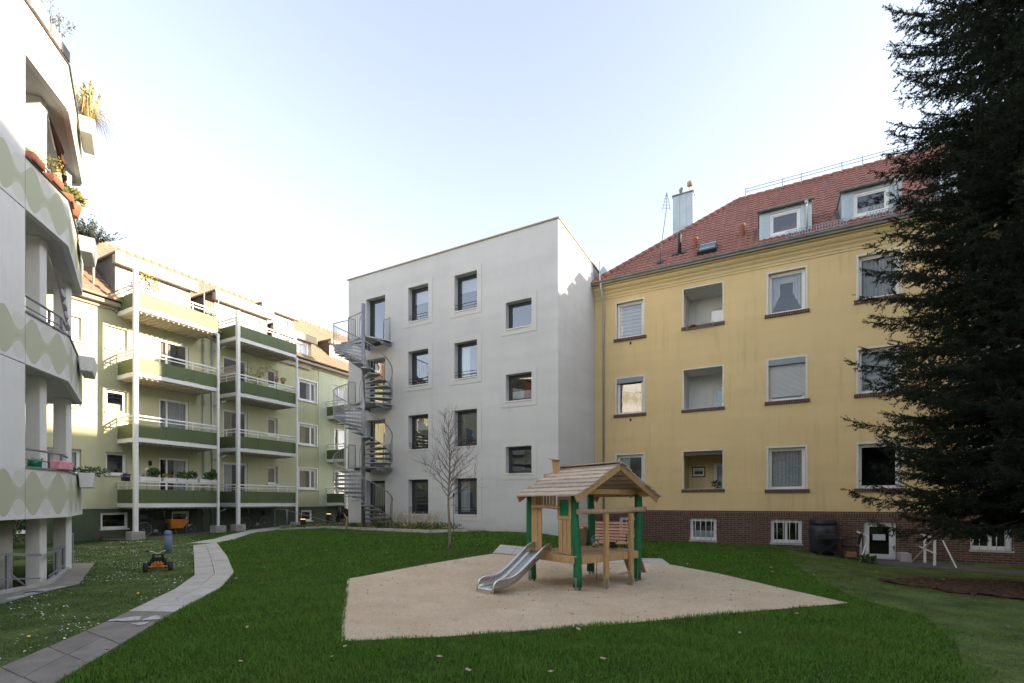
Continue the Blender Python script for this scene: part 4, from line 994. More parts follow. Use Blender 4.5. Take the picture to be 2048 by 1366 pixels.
gdormer(17.7, 20.35, -24.72, 9.9, 11.62, 2, cu='full', fas=.3); gdormer(18.1, 20.35, -26.3, 11.7, 13.25, 2, fas=.22, back=3.2)
gdormer(22.5, 25.2, -25.6, 10.9, 12.3, 2, fas=.2, back=3)
gdormer(6.2, 9.5, -25.5, 10.9, 12.3, 2, 'cream_board', fas=.25, back=3.5, over=.2)
# slatted privacy screen beside the second dormer
m = MB()
for k in range(9): m.box(lambda u, o, z: W(-24.3+o, u, z), 13.75+k*.075, 13.79+k*.075, 0, .03, 10.9, 11.5)
for u in (13.73, 14.42): m.box(lambda u_, o, z: W(-24.3+o, u_, z), u, u+.035, 0, .035, 10.3, 12.2)
m.build('screen', 'cream_board', gb)
m = MB(); q = W(GE, 20.9, GZ)+sdg*3.6+nvg*.1; m.obox(q, e2, sdg, nvg, .3, .42, .06); m.build('skylight', 'zinc', gb)
m = MB(); m.tube([W(-25.1, 9.7, 10.4), W(-25.1, 9.7, 12.4)], .045, 8); m.build('vent_pipe', 'cream_board', gb)
# balconies
FA = -23.25                                        # front line of the balconies
def balcony(b0, b1, z, lvl, front=FA, wallp=-24.85):
    fr = lambda u, o, zz: W(front+o, u, zz)
    D = front-wallp
    m = MB(); m.box(fr, b0, b1, -D+.002, 0, z, z+.17)
    m.box(fr, b0+.08, b1-.08, -D+.1, -.08, z-.03, z-.002, 1)
    k = b0+.2
    while k < b1-.15: m.box(fr, k, k+.06, -D+.12, -.1, z-.075, z-.031, 1); k += .21
    s = m.build('balcony', ['conc_white', 'soffit_wood'], gb); OFF[s] = OFF[gb]
    m = MB(); t = .02; p0, p1 = z+.19, z+.76; n = 3
    for i in range(n): a = b0+(b1-b0)*i/n; m.box(fr, a+.004, b0+(b1-b0)*(i+1)/n-.004, .004, .004+t, p0, p1)
    for u in (b0, b1-t): m.box(fr, u-.003, u+t, -D+.05, -.03, p0, p1)
    m.build('balcony_panel', 'panel_green', s)
    m = MB()
    zr_ = z+1.12
    for zz, h in ((zr_, .06), (zr_-.16, .035)):
        m.box(fr, b0-.02, b1+.02, -.035, .012, zz-h, zz)
        for u in (b0-.02, b1-.02): m.box(fr, u, u+.04, -D+.03, -.0355, zz-h, zz)
    for i in range(n+1):
        u = b0+.02+(b1-b0-.04)*i/n; m.box(fr, u-.02, u+.02, -.03, .002, z+.172, zr_-.061)
    for u in (b0, b1-.035):
        for o in (-D+.06, -D*.5): m.box(fr, u, u+.035, o, o+.035, z+.172, zr_-.061)
    m.build('balcony_railing', 'rail_white', s)
    return s
def post(b, w, z1, a=FA+.09):
    fr = lambda u, o, zz: W(a+o, u, zz)
    x = W(a, b); m = MB(); m.box(fr, b-w/2, b+w/2, -w/2, w/2, .2, z1); p = m.build('post', 'white_paint', gb); OFF[p] = OFF[gb]
    m = MB(); m.box(fr, b-.25, b+.25, -.24, .24, -.15, g(x.x, x.y)+.33); m.build('footing', 'concrete', p, bevel=.015)
for (b0, b1) in ((10.42, 13.80), (14.68, 18.15)):
    for i in range(4): balcony(b0, b1, 1.42+2.75*i, i)
for i in range(3): balcony(21.6, 24.2, 1.42+2.75*i, i)
post(10.36, .15, 11.3); post(13.76, .085, 9.67); post(14.74, .14, 11.1); post(18.10, .085, 9.67); post(21.66, .15, 7.6); post(24.1, .13, 7.6)
for b in (13.98, 14.4):
    m = MB(); m.tube([FG(b, .12, .3), FG(b, .12, 9.9)], .045, 8)
    for z in (4.0, 6.75, 9.5, 1.3): m.tube([FG(b, .12, z-.3), FG(b-.35 if b < 14 else b+.35, .7, z)], .025, 6)
    m.build('downpipe', 'zinc', gb)
m = MB(); m.box(lambda u, o, z: W(-23.4+o, u, z), 14.85, 16.1, -1.3, -1.27, 7.2, 8.6); 
m = MB()
for k in range(10): m.box(lambda u, o, z: W(-24.7+o, u, z), 14.72, 14.745, .1, 1.3, 7.15+k*.1, 7.235+k*.1)
for k in range(9):
    for sgn in (1, -1):
        p = W(-24.55+k*.14, 14.73, 8.17); q = W(-24.55+k*.14+.14*sgn, 14.73, 8.42); m.beam(p, q, .012, .018)
for z in (8.15, 8.44): m.beam(W(-24.6, 14.73, z), W(-23.4, 14.73, z), .03, .03)
m.build('lattice_screen', 'soffit_wood', gb)
m = MB(); m.box(FG, 11.62, 11.72, 0.002, .09, 3.3, 3.52); m.build('wall_lamp', 'dark_metal', gb)
# things on the balconies
def fr_r(u, o, z): return W(FA+o, u, z)
def flowerbox(b0, b1, z, label, plants, mat='white_paint', o0=-.14, grp='flower boxes on the green balconies'):
    c = fr_r((b0+b1)/2, o0+.09, z); t = thing('flower_box', label, 'flower box', c, grp)
    m = MB(); m.box(fr_r, b0, b1, o0, o0+.18, z, z+.15); m.box(fr_r, b0-.012, b1+.012, o0-.012, o0+.192, z+.1505, z+.17); m.build('trough', mat, t, bevel=.01)
    m = MB(); mats = []
    for (mt, u, r, h, n, s) in plants:
        if mt not in mats: mats.append(mt)
        leaves(m, fr_r(u, o0+.09, z+.17+h), (r, .12 if r < .3 else r*.8, h), n, s, mats.index(mt))
    m.build('plants', mats, t); return t
zr1 = 1.42+1.12+.0
flowerbox(10.55, 11.35, zr1, 'white flower box with a round clipped bush, left one of three on the lowest balcony', [('leaf', 11.1, .24, .2, 900, .04), ('leaf', 10.8, .18, .07, 60, .04)])
flowerbox(11.45, 11.95, zr1, 'small white flower box with brownish trailing plants beside the round bush', [('leaf_yellow', 11.6, .16, .08, 120, .04), ('flower_pink', 11.8, .12, .06, 30, .03)])
flowerbox(12.0, 12.85, zr1, 'white flower box with loose green leaves, middle of the lowest left balcony', [('leaf', 12.3, .3, .14, 260, .06), ('leaf_dark', 12.65, .22, .16, 200, .06)])
flowerbox(12.95, 13.75, zr1, 'white flower box with tall spiky leaves at the right end of the lowest balcony', [('leaf', 13.4, .26, .16, 240, .07), ('leaf_dark', 13.65, .14, .25, 110, .08), ('flower_white', 13.1, .2, .1, 40, .03)])
flowerbox(10.1, 10.35, zr1-.02, 'dark planter of purple flowers on the left corner rail of the lowest balcony', [('flower_purple', 10.2, .12, .08, 110, .035), ('leaf', 10.25, .12, .06, 60, .04)], 'black', -.5)
t = thing('potted_tree', 'yellow-green leafy shrub in a pot on the second right-hand balcony', 'potted tree', W(-23.95, 16.2, 4.34+2.75-2.75+.0))
zb_ = 1.42+2*2.75+.17; base = W(-24.0, 16.3, zb_)
t.location = base; OFF[t] = base.copy()
m = MB(); m.lathe(base, [(.14, 0), (.2, .32), (.2, .35)], 14); m.build('pot', 'terracotta', t)
m = MB(); q = random.Random(5); tips = []
for k in range(16):
    a = 2*PI*k/16+q.uniform(-.3, .3); r = q.uniform(.25, .8); h = q.uniform(.9, 1.7)
    p = [base+Vector((0, 0, .3)), base+Vector((math.cos(a)*r*.25, math.sin(a)*r*.25, .3+h*.5)), base+Vector((math.cos(a)*r, math.sin(a)*r, .3+h))]
    m.tube(p, [.012, .008, .003], 4); tips += [p[1].lerp(p[2], x) for x in (.3, .6, .8, 1)]
m.build('branches', 'twig', t)
m = MB()
for p in tips: leaves(m, p, (.14, .14, .12), 16, .035, 0, q)
m.build('foliage', 'leaf_yellow', t)
for u, lab, mt, gr in ((16.95, 'terracotta pot with pink plant, left of two on the right stack balcony rail', 'flower_pink', .07), (17.35, 'terracotta pot with dark green plant, right of two on the right stack balcony rail', 'leaf_dark', .1)):
    z = 1.42+2*2.75+1.12; t = thing('flower_pot', lab, 'flower pot', fr_r(u, -.06, z), 'pots on the second right balcony')
    m = MB(); m.lathe(fr_r(u, -.06, z), [(.06, 0), (.095, .15), (.1, .19)], 12); m.build('pot', 'terracotta', t)
    m = MB(); leaves(m, fr_r(u, -.06, z+.25), (gr*1.3, gr*1.3, gr), 90, .04); m.build('plant', mt, t)
t = thing('garden_table', 'white plastic garden table standing on the lowest right-hand balcony', 'table', W(-23.8, 15.6, 1.59))
m = MB(); m.box(lambda u, o, z: W(-23.8+o, u, z), 15.1, 16.1, -.35, .35, 2.28, 2.32); m.build('tabletop', 'rail_white', t)
for x in (15.2, 16.0):
    for y in (-.28, .28): m = MB(); m.tube([W(-23.8+y, x, 1.59), W(-23.8+y, x, 2.28)], .02, 6); m.build('leg', 'rail_white', t)
t = thing('potted_plant', 'yellow-green shrub behind the railing of the sunlit top balcony', 'plant', W(-24.1, 11.3, 9.84))
m = MB(); m.lathe(W(-24.1, 11.3, 9.84), [(.14, 0), (.18, .35)], 12); m.build('pot', 'terracotta', t)
m = MB(); leaves(m, W(-24.1, 11.3, 11.3), (.35, .5, .35), 260, .06); m.tube([W(-24.1, 11.3, 10.1), W(-24.1, 11.3, 11.3)], .02, 5, 1); m.build('foliage', ['leaf_yellow', 'twig'], t)
t = thing('table_lamp', 'small white bird feeder on a thin stem behind the lowest balcony rail', 'bird feeder', fr_r(10.95, -.3, 2.4))
m = MB(); m.tube([fr_r(10.95, -.3, 1.6), fr_r(10.95, -.3, 3.0)], .008, 5); m.build('stem', 'dark_metal', t); m = MB(); m.lathe(fr_r(10.95, -.3, 2.98), [(.02, 0), (.09, .05), (.01, .13)], 10); m.build('roof', 'white_paint', t)
t.name = 'bird_feeder'
# ------------------------------------------------------------------ left block with patterned bands
O = Vector((-8.79, 8.73, 0)); dB = Vector((-.293, .956, 0)).normalized(); nB = Vector((.956, .293, 0)).normalized()
P1 = O+dB*1.33; P2 = Vector((-10.98, 12.36, 0)); dC = (P2-P1).normalized(); nC = Vector((dC.y, -dC.x, 0)); LC_ = (P2-P1).length
def FL(u, o, z): q = O+dB*u+nB*o; return Vector((q.x, q.y, z))
def FC(u, o, z): q = P1+dC*u+nC*o; return Vector((q.x, q.y, z))
lb = thing('corner_block', 'white block with patterned balcony bands and angled corner balconies, at the left edge', 'building', (-9.6, 8.5, 0))
ZB = [1.34, 4.15, 6.95, 9.75]; BH = .93; TOP = 13.6
m = MB()
zs = [1.34]; 
for i, z in enumerate(ZB):
    t1 = ZB[i+1] if i < 3 else TOP
    m.quad(FL(-8, 0, z), FL(-.0, 0, z), FL(-.0, 0, z+BH), FL(-8, 0, z+BH), 1)
    m.box(FL, -8, -.0, -.05, -.006, z+BH, t1-.012); m.box(FL, -8, -.0, -.05, -.02, t1-.0125, t1, 2)
for i in range(4):
    z = ZB[i]; m.box(FL, -3.05, -3.04, -.004, .001, z, z+2.7, 2)
m.quad(FL(0, 0, 1.34), FL(0, -13, 1.34), FL(0, -13, TOP), FL(0, 0, TOP)); m.quad(FL(-8, 0, 1.34), FL(-8, -13, 1.34), FL(-8, -13, TOP), FL(-8, 0, TOP)); m.quad(FL(-8, -13, 1.34), FL(0, -13, 1.34), FL(0, -13, TOP), FL(-8, -13, TOP))
m.quad(FL(-8, 0, 1.34), FL(0, 0, 1.34), FL(0, -13, 1.34), FL(-8, -13, 1.34)); m.quad(FL(-8, 0, TOP), FL(0, 0, TOP), FL(0, -13, TOP), FL(-8, -13, TOP))
m.build('wall', ['conc_white', 'pattern', 'dark_metal'], lb)
slab = [O.xy, P1.xy, P2.xy, (-12.9, 12.2), (-12.9, 8.0)]
for i, z in enumerate(ZB):
    m = MB(); inn = .1
    m.prism([tuple(FL(.0, -.1, 0).xy), tuple(FL(1.30, -.1, 0).xy), tuple((P2-nC*.1).xy), (-12.8, 12.1), (-12.8, 8.1)], z+.02, z+.2)
    s = m.build('balcony', 'grey_soffit', lb); OFF[s] = OFF[lb]
    m = MB(); m.box(FL, .004, 1.33, -.1, 0, z, z+BH); 
    m.box(FC, .03, LC_, -.1, 0, z, z+BH); q = Vector((-12.9, 12.2, 0))
    m.beam(P2+Vector((-.05, .0, z+BH/2)), q+Vector((0, 0, z+BH/2)), .1, BH)
    m.box(FL, -.002, .002, -.1, .0015, z, z+BH, 1); m.build('parapet', ['pattern', 'dark_metal'], s)
    m = MB(); m.box(FL, -8 if i == 3 else .0, 1.345, -.16, .03, z+BH, z+BH+.03); m.box(FC, .02, LC_+.03, -.16, .03, z+BH+.001, z+BH+.031); m.build('parapet_cap', 'roof_brown' if i > 1 else 'rail_grey', s)
    if i < 3:
        m = MB(); zz = z+BH
        for h in (.17, .36) if i != 2 else (.3,):
            m.tube([FL(.0, -.1, zz+h), FL(1.3, -.1, zz+h), FC(.9, -.1, zz+h)], .022 if h > .2 else .014, 8)
        for u in (.9, 1.3): m.box(FL, u, u+.03, -.13, -.09, zz+.03, zz+.36)
        m.build('railing', 'rail_grey', s)
def pillar(cx, cy, sx, sy, fr_=None):
    m = MB(); c = Vector((cx, cy, 0))
    for i in range(4):
        z0 = -.2 if i == 0 else ZB[i-1]+.2; m.obox(c+Vector((0, 0, (z0+ZB[i]+.02)/2)), dB, nB, Vector((0, 0, 1)), sx, sy, (ZB[i]+.02-z0)/2)
    m.build('pillar', 'conc_white', lb, bevel=.008)
pc = O+dB*1.21-nB*.47; pillar(pc.x, pc.y, .11, .12); pillar(-10.95, 11.78, .12, .13)
m = MB(); m.lathe((-9.72, 9.0, -.5), [(.30, 0), (.30, 1.86)], 28); m.build('round_column', 'concrete', lb)
# ground level: sunk area wall, dark front and kerb
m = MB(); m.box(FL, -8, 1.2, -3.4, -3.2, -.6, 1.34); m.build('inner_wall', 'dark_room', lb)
m = MB(); m.box(FL, -4, 2.8, -2.05, -1.9, -.4, .32); m.build('low_wall', 'concrete', lb)
m = MB(); m.obox(FL(1.9, -1.75, .5), dB, nB, Vector((0, 0, 1)), .06, .06, 1.0); m.build('gate_post', 'black', lb)
m = MB()
for P, Q in ((Vector(( *G(-60, 1202), 0)), Vector((*G(97, 1170), 0))), (Vector((*G(97, 1170), 0)), Vector((*G(131, 1140), 0)))):
    d = (Q-P).normalized(); m.beam(P-Vector((0, 0, -.0)), Q, .12, .14)
tag(m.build('kerb', 'kerb'), None, None, kind='structure')
def rail_line(label, P, Q, zP, zQ, posts, mid=True, diag=None):
    t = thing('handrail', label, 'railing', P, 'grey tube handrails at the corner block')
    P, Q = Vector(P), Vector(Q); up = Vector((0, 0, 1))
    m = MB(); m.beam(P+up*zP, Q+up*zQ, .06, .05)
    if mid: m.beam(P+up*(zP-.45), Q+up*(zQ-.45), .02, .025)
    if diag: m.tube([P.lerp(Q, diag)+up*(zP-.45), P.lerp(Q, diag+.28)+up*.02], .016, 6)
    m.build('rail', 'rail_grey', t)
    for k in posts: p = P.lerp(Q, k); m = MB(); m.beam(p-up*.1, p+up*(zP+(zQ-zP)*k-.025), .04, .04, up=Vector((1, 0, 0))); m.build('post', 'rail_grey', t)
k0, k1, k2, k3 = Vector((*G(-40, 1196), 0)), Vector((*G(80, 1174), 0)), Vector((*G(98, 1169), 0)), Vector((*G(128, 1143), 0))
rail_line('grey handrail in front of the nearest white pillar', k0, k1, .76, .62, (.02, .42), diag=.5)
rail_line('grey handrail rising between the two white pillars', k2, k3, .62, .60, (.45, .95))
k4, k5 = Vector((*G(136, 1132), 0)), Vector((*G(145, 1128), 0))
rail_line('short grey handrail beyond the second white pillar', k4, k5, .8, .8, (1.0,))
# awnings on the corner balconies
def awning(label, mat, z, du):
    t = thing('awning', label, 'awning', FC(.6, -.25, z)); m = MB(); vs = []; n = 24
    for k in range(n+1):
        u = .15+1.35*k/n; w = .035*math.sin(k*1.35); sc = .0+.10*abs(math.sin(k*1.0))
        top = FC(u, -.35, z+.02-.0*k); lo = FC(u+.1, -.12+w, z-du*(.45+.55*k/n)-sc)
        vs += [top, lo]
    m.add(vs, [(2*i, 2*i+2, 2*i+3, 2*i+1) for i in range(n)], 0, True); m.build('cloth', mat, t)
    m = MB(); m.tube([FC(.1, -.35, z+.0), FC(1.55, -.35, z)], .03, 8); m.build('roller', 'rail_white', t)
    for u in (.12, .38): m = MB(); m.tube([FC(u, -.45, z+.02), FC(u, -.45, z-1.7)], .02, 6); m.build('pole', 'rail_white', t)
awning('dark red scalloped awning hanging in the third-floor corner balcony', 'red_awning', ZB[3]-.06, 1.25)
awning('faded lilac awning hanging in the second-floor corner balcony', 'lilac_awning', ZB[2]-.06, 1.35)
# planters hung outside the angled parapets
def planter(u0, u1, z, label, grp='white trough planters hung on the corner block', o=.03, fr=FC, mat='conc_white', h=.34, w=.30):
    t = thing('planter', label, 'planter', fr((u0+u1)/2, o+w/2, z), grp)
    m = MB(); p = [fr(u, oo, zz) for zz, oo0, oo1, e in ((z, o+.03, o+w-.05, .04), (z+h, o, o+w, 0)) for u, oo in ((u0+e, oo0), (u1-e, oo0), (u1-e, oo1), (u0+e, oo1))]
    m.add(p, [(0, 1, 2, 3), (4, 5, 6, 7), (0, 1, 5, 4), (1, 2, 6, 5), (2, 3, 7, 6), (3, 0, 4, 7)]); m.build('trough', mat, t, bevel=.012)
    m = MB(); m.quad(fr(u0+.02, o+.02, z+h+.003), fr(u1-.02, o+.02, z+h+.003), fr(u1-.02, o+w-.02, z+h+.003), fr(u0+.02, o+w-.02, z+h+.003)); m.build('soil', 'soil', t)
    return t
for i, z in enumerate(ZB):
    planter(1.5, 2.5, z+BH-.36 if i else z+BH-.28, ['white trough planter on the lowest patterned parapet', 'white trough planter on the second patterned parapet', 'white trough planter under the rosemary bush on the third parapet', 'white trough planter under the pampas grass on the topmost parapet'][i])
pz = ZB[3]+BH-.02
t = thing('pampas_grass', 'tall pampas grass with feathery plumes in the topmost corner planter', 'plant', FC(2.0, .18, pz))
m = MB(); q = random.Random(3); c0 = FC(2.0, .18, pz)
for k in range(420):
    a = q.uniform(0, 2*PI); L = q.uniform(.5, 1.05); dr = q.uniform(.25, .75); d = Vector((math.cos(a), math.sin(a), 0)); s = Vector((-d.y, d.x, 0))*.004
    pts = [c0+d*.04, c0+d*(dr*.35*L)+Vector((0, 0, L*.62)), c0+d*(dr*.8*L)+Vector((0, 0, L*(.72-dr*.3))), c0+d*(dr*1.15*L)+Vector((0, 0, L*(.60-dr*.95)))]
    vs = []
    for j, p in enumerate(pts): vs += [p-s*(1.3-j*.35), p+s*(1.3-j*.35)]
    m.add(vs, [(0, 1, 3, 2), (2, 3, 5, 4), (4, 5, 7, 6)], 1 if k % 3 else 0)
m.build('leaves', ['leaf_yellow', 'straw'], t)
m = MB()
for k in range(9):
    a = 2*PI*k/9; d = Vector((math.cos(a), math.sin(a), 0))*q.uniform(.05, .28); h = q.uniform(.75, 1.15)
    p, e = c0, c0+d+Vector((0, 0, h)); m.tube([p, e], .006, 4)
    for j in range(60): f = e.lerp(p, q.random()*.38); m.add([f, f+Vector((q.uniform(-.05, .05), q.uniform(-.05, .05), q.uniform(.02, .09))), f+Vector((q.uniform(-.03, .03), q.uniform(-.03, .03), .09))], [(0, 1, 2)])
m.build('plumes', 'straw', t)
pz = ZB[2]+BH-.02
t = thing('rosemary_bush', 'bushy grey-green rosemary overhanging the third corner planter', 'shrub', FC(2.0, .18, pz)); c0 = FC(2.0, .18, pz)
m = MB(); fo = MB()
for k in range(46):
    a = q.uniform(0, 2*PI); L = q.uniform(.35, .85); d = Vector((math.cos(a), math.sin(a), 0)); b = q.uniform(.2, .95)
    pts = [c0, c0+d*L*b*.5+Vector((0, 0, L*.35)), c0+d*L*b+Vector((0, 0, L*(.95-b*.4)))]; m.tube(pts, [.007, .005, .002], 4)
    for j in range(42):
        t_ = .25+.75*j/42; p = pts[0].lerp(pts[1], t_*2) if t_ < .5 else pts[1].lerp(pts[2], t_*2-1)
        leaves(fo, p, (.02, .02, .02), 2, .022, 0, q, 2.4)
m.build('stems', 'twig', t); fo.build('foliage', 'leaf_blue', t)
t = thing('trailing_plant', 'low green plant spilling from the lowest corner planter', 'plant', FC(1.9, .18, ZB[0]+BH))
m = MB(); leaves(m, FC(1.9, .22, ZB[0]+BH+.1), (.38, .32, .10), 420, .026, 0, q, 3); m.build('foliage', 'leaf', t)
# pots and boxes on the parapets
def tbox(u0, u1, z, label, plant, fr=FL, mat='terracotta', o=-.02, hh=.16, cat='flower box', grp='terracotta boxes on the corner block', n=120, ph=.12):
    t = thing('flower_box', label, cat, fr((u0+u1)/2, o, z), grp); m = MB(); m.box(fr, u0, u1, o-.09, o+.09, z, z+hh); m.build('trough', mat, t, bevel=.01)
    m = MB(); leaves(m, fr((u0+u1)/2, o, z+hh+ph*.8), ((u1-u0)*.45, (u1-u0)*.45, ph), n*2, .026, 0, q); m.build('plants', plant, t)
z = ZB[2]+BH+.03
tbox(.1, .45, z, 'terracotta box on the third parapet, nearest the white wall', 'leaf_yellow', n=30, ph=.05)
tbox(.72, 1.05, z, 'terracotta box with a tall straggly plant on the third parapet', 'leaf_yellow', n=90, ph=.25)
tbox(.05, .4, z, 'terracotta box on the angled third parapet before the planter', 'leaf', fr=FC, n=90, ph=.12)
t = thing('flower_pot', 'round terracotta pot with a grassy plant at the bend of the third parapet', 'flower pot', FC(.75, .0, z)); m = MB(); m.lathe(FC(.75, 0, z), [(.1, 0), (.15, .2), (.16, .25)], 14); m.build('pot', 'terracotta', t)
m = MB(); leaves(m, FC(.75, 0, z+.38), (.16, .16, .14), 160, .06, 0, q, 2.5); m.build('plant', 'leaf_yellow', t)
z = ZB[0]+BH+.03
t = thing('flower_box', 'pink plastic trough hanging askew on the lowest corner rail', 'flower box', FL(1.05, 0, z)); m = MB(); m.box(FL, .86, 1.3, -.08, .1, z-.0, z+.17); m.build('trough', 'flower_pink', t, bevel=.015)
t = thing('watering_can', 'green plastic watering can behind the lowest corner rail', 'watering can', FL(.72, -.2, z)); m = MB(); m.lathe(FL(.72, -.24, z-.02), [(.1, 0), (.11, .18), (.06, .2)], 14); m.tube([FL(.8, -.24, z+.02), FL(.95, -.24, z+.2)], .02, 6); m.tube([FL(.64, -.24, z+.02), FL(.56, -.24, z+.12), FL(.66, -.24, z+.2)], .012, 6); m.build('body', 'green_glass', t)
zt = ZB[3]+BH+.03
for i, (u0, u1, lab) in enumerate([(.12, .62, 'large grey box planter with dry twigs on the roof terrace edge, nearest'), (.72, 1.0, 'narrow grey box planter with orange leaves on the roof terrace edge, second'), (1.04, 1.3, 'small dark box planter on the roof terrace edge, farthest')]):
    t = thing('planter', lab, 'planter', FL((u0+u1)/2, -.02, zt), 'box planters on the roof terrace edge'); m = MB(); m.box(FL, u0, u1, -.22, .05, zt, zt+.34-.06*i); m.build('trough', ['zinc', 'concrete', 'dark_metal'][i], t, bevel=.01)
    m = MB()
    for k in range(16): a = q.uniform(0, 6.28); L = q.uniform(.3, .75-.15*i); c = FL((u0+u1)/2, -.08, zt+.3); e = c+Vector((math.cos(a)*L*.5, math.sin(a)*L*.5, L*.8)); m.tube([c, c.lerp(e, .5)+Vector((0, 0, .05)), e], [.006, .004, .002], 4, 1); leaves(m, e, (.08, .08, .06), 12, .022, 0, q)
    m.build('plants', [['straw', 'leaf_yellow', 'leaf'][i], 'twig'], t)
# ------------------------------------------------------------------ unseen houses added to shade the courtyard and darken window reflections
def plain_house(name, label, corners, h, mat, roofm, storeys):
    cx = sum(c[0] for c in corners)/4; cy = sum(c[1] for c in corners)/4
    t = thing(name, label, 'building', W(cx, cy)); m = MB()
    P = [W(*c) for c in corners]
    for i in range(4): a, b = P[i], P[(i+1) % 4]; up = Vector((0, 0, h)); m.quad(a-up*.05, b-up*.05, b+up, a+up)
    m.build('wall', mat, t)
    m = MB(); rh = 3.0; mid0, mid1 = ((P[0]+P[3])/2+Vector((0, 0, h+rh))), ((P[1]+P[2])/2+Vector((0, 0, h+rh))); U = Vector((0, 0, h+.01))
    m.quad(P[0]+U, P[1]+U, mid1, mid0); m.quad(P[3]+U, P[2]+U, mid1, mid0); m.add([P[0]+U, P[3]+U, mid0], [(0, 1, 2)]); m.add([P[1]+U, P[2]+U, mid1], [(0, 1, 2)]); m.build('roof', roofm, t)
    a, b = P[0], P[1]; d = (b-a); L = d.length; d.normalize(); n = Vector((d.y, -d.x, 0))
    if n.dot(Vector((0, 6, 0))-a) < 0: n = -n
    k = int(L/3.2)
    for i in range(k):
        for s in range(storeys):
            c = a+d*((i+.5)*L/k)+n*.01+Vector((0, 0, 1.9+2.95*s)); w = MB()
            w.obox(c, d, n, Vector((0, 0, 1)), .62, .02, .75, 0); w.obox(c+n*.025, d, n, Vector((0, 0, 1)), .54, .006, .67, 1); w.build('window', ['upvc', 'blue_grey'], t)
plain_house('added_rear_house', 'unseen plain plastered house added behind the viewpoint to darken window reflections', [(-10, -12), (14, -12), (14, -21), (-10, -21)], 5.6, 'green2', 'tile_brown', 3)  # added out of view; cuts sky light and reflections from behind
plain_house('added_north_wing', 'unseen plain pale green wing added behind the corner block to darken window reflections', [(-24.9, -14), (-24.9, .9), (-34, .9), (-34, -14)], 10.2, 'green2', 'tile_brown', 3)  # added out of view; keeps bright sky out of the pale block's panes
plain_house('added_side_house', 'unseen tall plain house added on the right to shade the courtyard', [(20.05, -12), (20.05, 32), (29, 32), (29, -12)], 15.0, 'yellow2', 'tile_red', 4)  # added out of view; its height sets the shadow line on the left
# ------------------------------------------------------------------ playhouse
A38 = R(38); p1 = Vector((1.17, 8.80, 0)); h1 = Vector((math.cos(A38), math.sin(A38), 0)); h2 = Vector((-math.sin(A38), math.cos(A38), 0)); UP = Vector((0, 0, 1))
def FH(u, v, z): return p1+h1*u+h2*v+UP*z          # u along the gable, v along the ridge
PW, PL, DZ = 1.75, 1.27, .67
ph = thing('playhouse', 'small wooden playhouse on green posts with shingled gable roof, standing in the sand', 'playhouse', FH(PW/2, PL/2, 0))
q = random.Random(21)
def bent_log(P, Q, r, n=9, amp=.018, sides=14):
    P, Q = Vector(P), Vector(Q); pts = []; a1, a2 = q.uniform(0, 6), q.uniform(0, 6)
    d = (Q-P).normalized(); s = d.orthogonal().normalized(); t = d.cross(s)
    for k in range(n):
        f = k/(n-1); pts.append(P.lerp(Q, f)+s*amp*math.sin(a1+f*5)+t*amp*math.sin(a2+f*4))
    return pts, [r*(1+.07*math.sin(a1+k*1.7)) for k in range(n)]
for (u, v, lx, ly) in ((0, 0, .06, .04), (PW, 0, .10, .0), (0, PL, -.0, .0), (PW, PL, .02, .0)):
    P = FH(u, v, .10); Q = FH(u+lx*.5, v+ly, 1.80); pts, rr = bent_log(P, Q, .078)
    m = MB(); m.tube(pts, rr, 16); po = m.build('post', 'green_post', ph)
    m = MB()
    for s in (-1, 1): m.obox(FH(u+s*.055, v-.03, .12), h1, h2, UP, .006, .035, .16)
    m.build('steel_foot', 'galv', po)
# platform
m = MB()
for k in range(13): v0 = -.05+(PL+.12)*k/13; m.box(FH, -.06, PW+.08, v0+.003, v0+(PL+.12)/13-.003, DZ-.028, DZ+q.uniform(-.002, .002))
m.build('platform', 'wood_deck', ph, bevel=.003)
m = MB()
m.box(FH, .07, PW-.07, -.10, -.052, DZ-.15, DZ-.005); m.box(FH, .0, PW+.1, PL+.072, PL+.12, DZ-.15, DZ-.005)
m.box(FH, -.115, -.062, -.02, PL+.1, DZ-.14, DZ-.002); m.box(FH, PW+.082, PW+.13, -.02, PL+.1, DZ-.14, DZ-.002); m.box(FH, .5, .55, -.05, PL, DZ-.15, DZ-.03); m.box(FH, 1.2, 1.25, -.05, PL, DZ-.15, DZ-.03)
m.build('platform_beams', 'wood', ph, bevel=.006)
# roof: two slopes of overlapping rough boards
APZ, EVZ, OH = 2.38, 1.74, .33
v0, v1 = -.33, PL+.10; mu = PW/2
for sgn, nm in ((-1, 0), (1, 1)):
    m = MB(); n = 8; W2 = PW/2+OH
    for k in range(n):
        f0, f1 = k/n, (k+1.28)/n
        a = FH(mu+sgn*W2*(1-f0), 0, 0); z0 = EVZ+(APZ-EVZ)*f0; z1 = EVZ+(APZ-EVZ)*min(1, f1)
        ua, ub = mu+sgn*W2*(1-f0), mu+sgn*W2*(1-min(1, f1))
        seg = 9; j0, j1 = q.uniform(-.035, .03), q.uniform(-.03, .035); vs = []
        for i in range(seg+1):
            v = (v0+j0)+(v1+j1-v0-j0)*i/seg; w = .010*math.sin(i*1.3+k*2.1)+.006*math.sin(i*2.9+k)
            lift = .046
            vs += [FH(ua+sgn*w, v, z0+lift+.004*math.sin(i+k)), FH(ub, v, z1+.010), FH(ua+sgn*w, v, z0+lift-.028), FH(ub, v, z1-.012)]
        fs = []
        for i in range(seg): b = 4*i; fs += [(b, b+4, b+5, b+1), (b+2, b+3, b+7, b+6), (b, b+2, b+6, b+4), (b+1, b+5, b+7, b+3)]
        fs += [(0, 1, 3, 2), (4*seg, 4*seg+2, 4*seg+3, 4*seg+1)]
        m.add(vs, fs)
    m.build('roof_boards', 'wood_roof', ph)
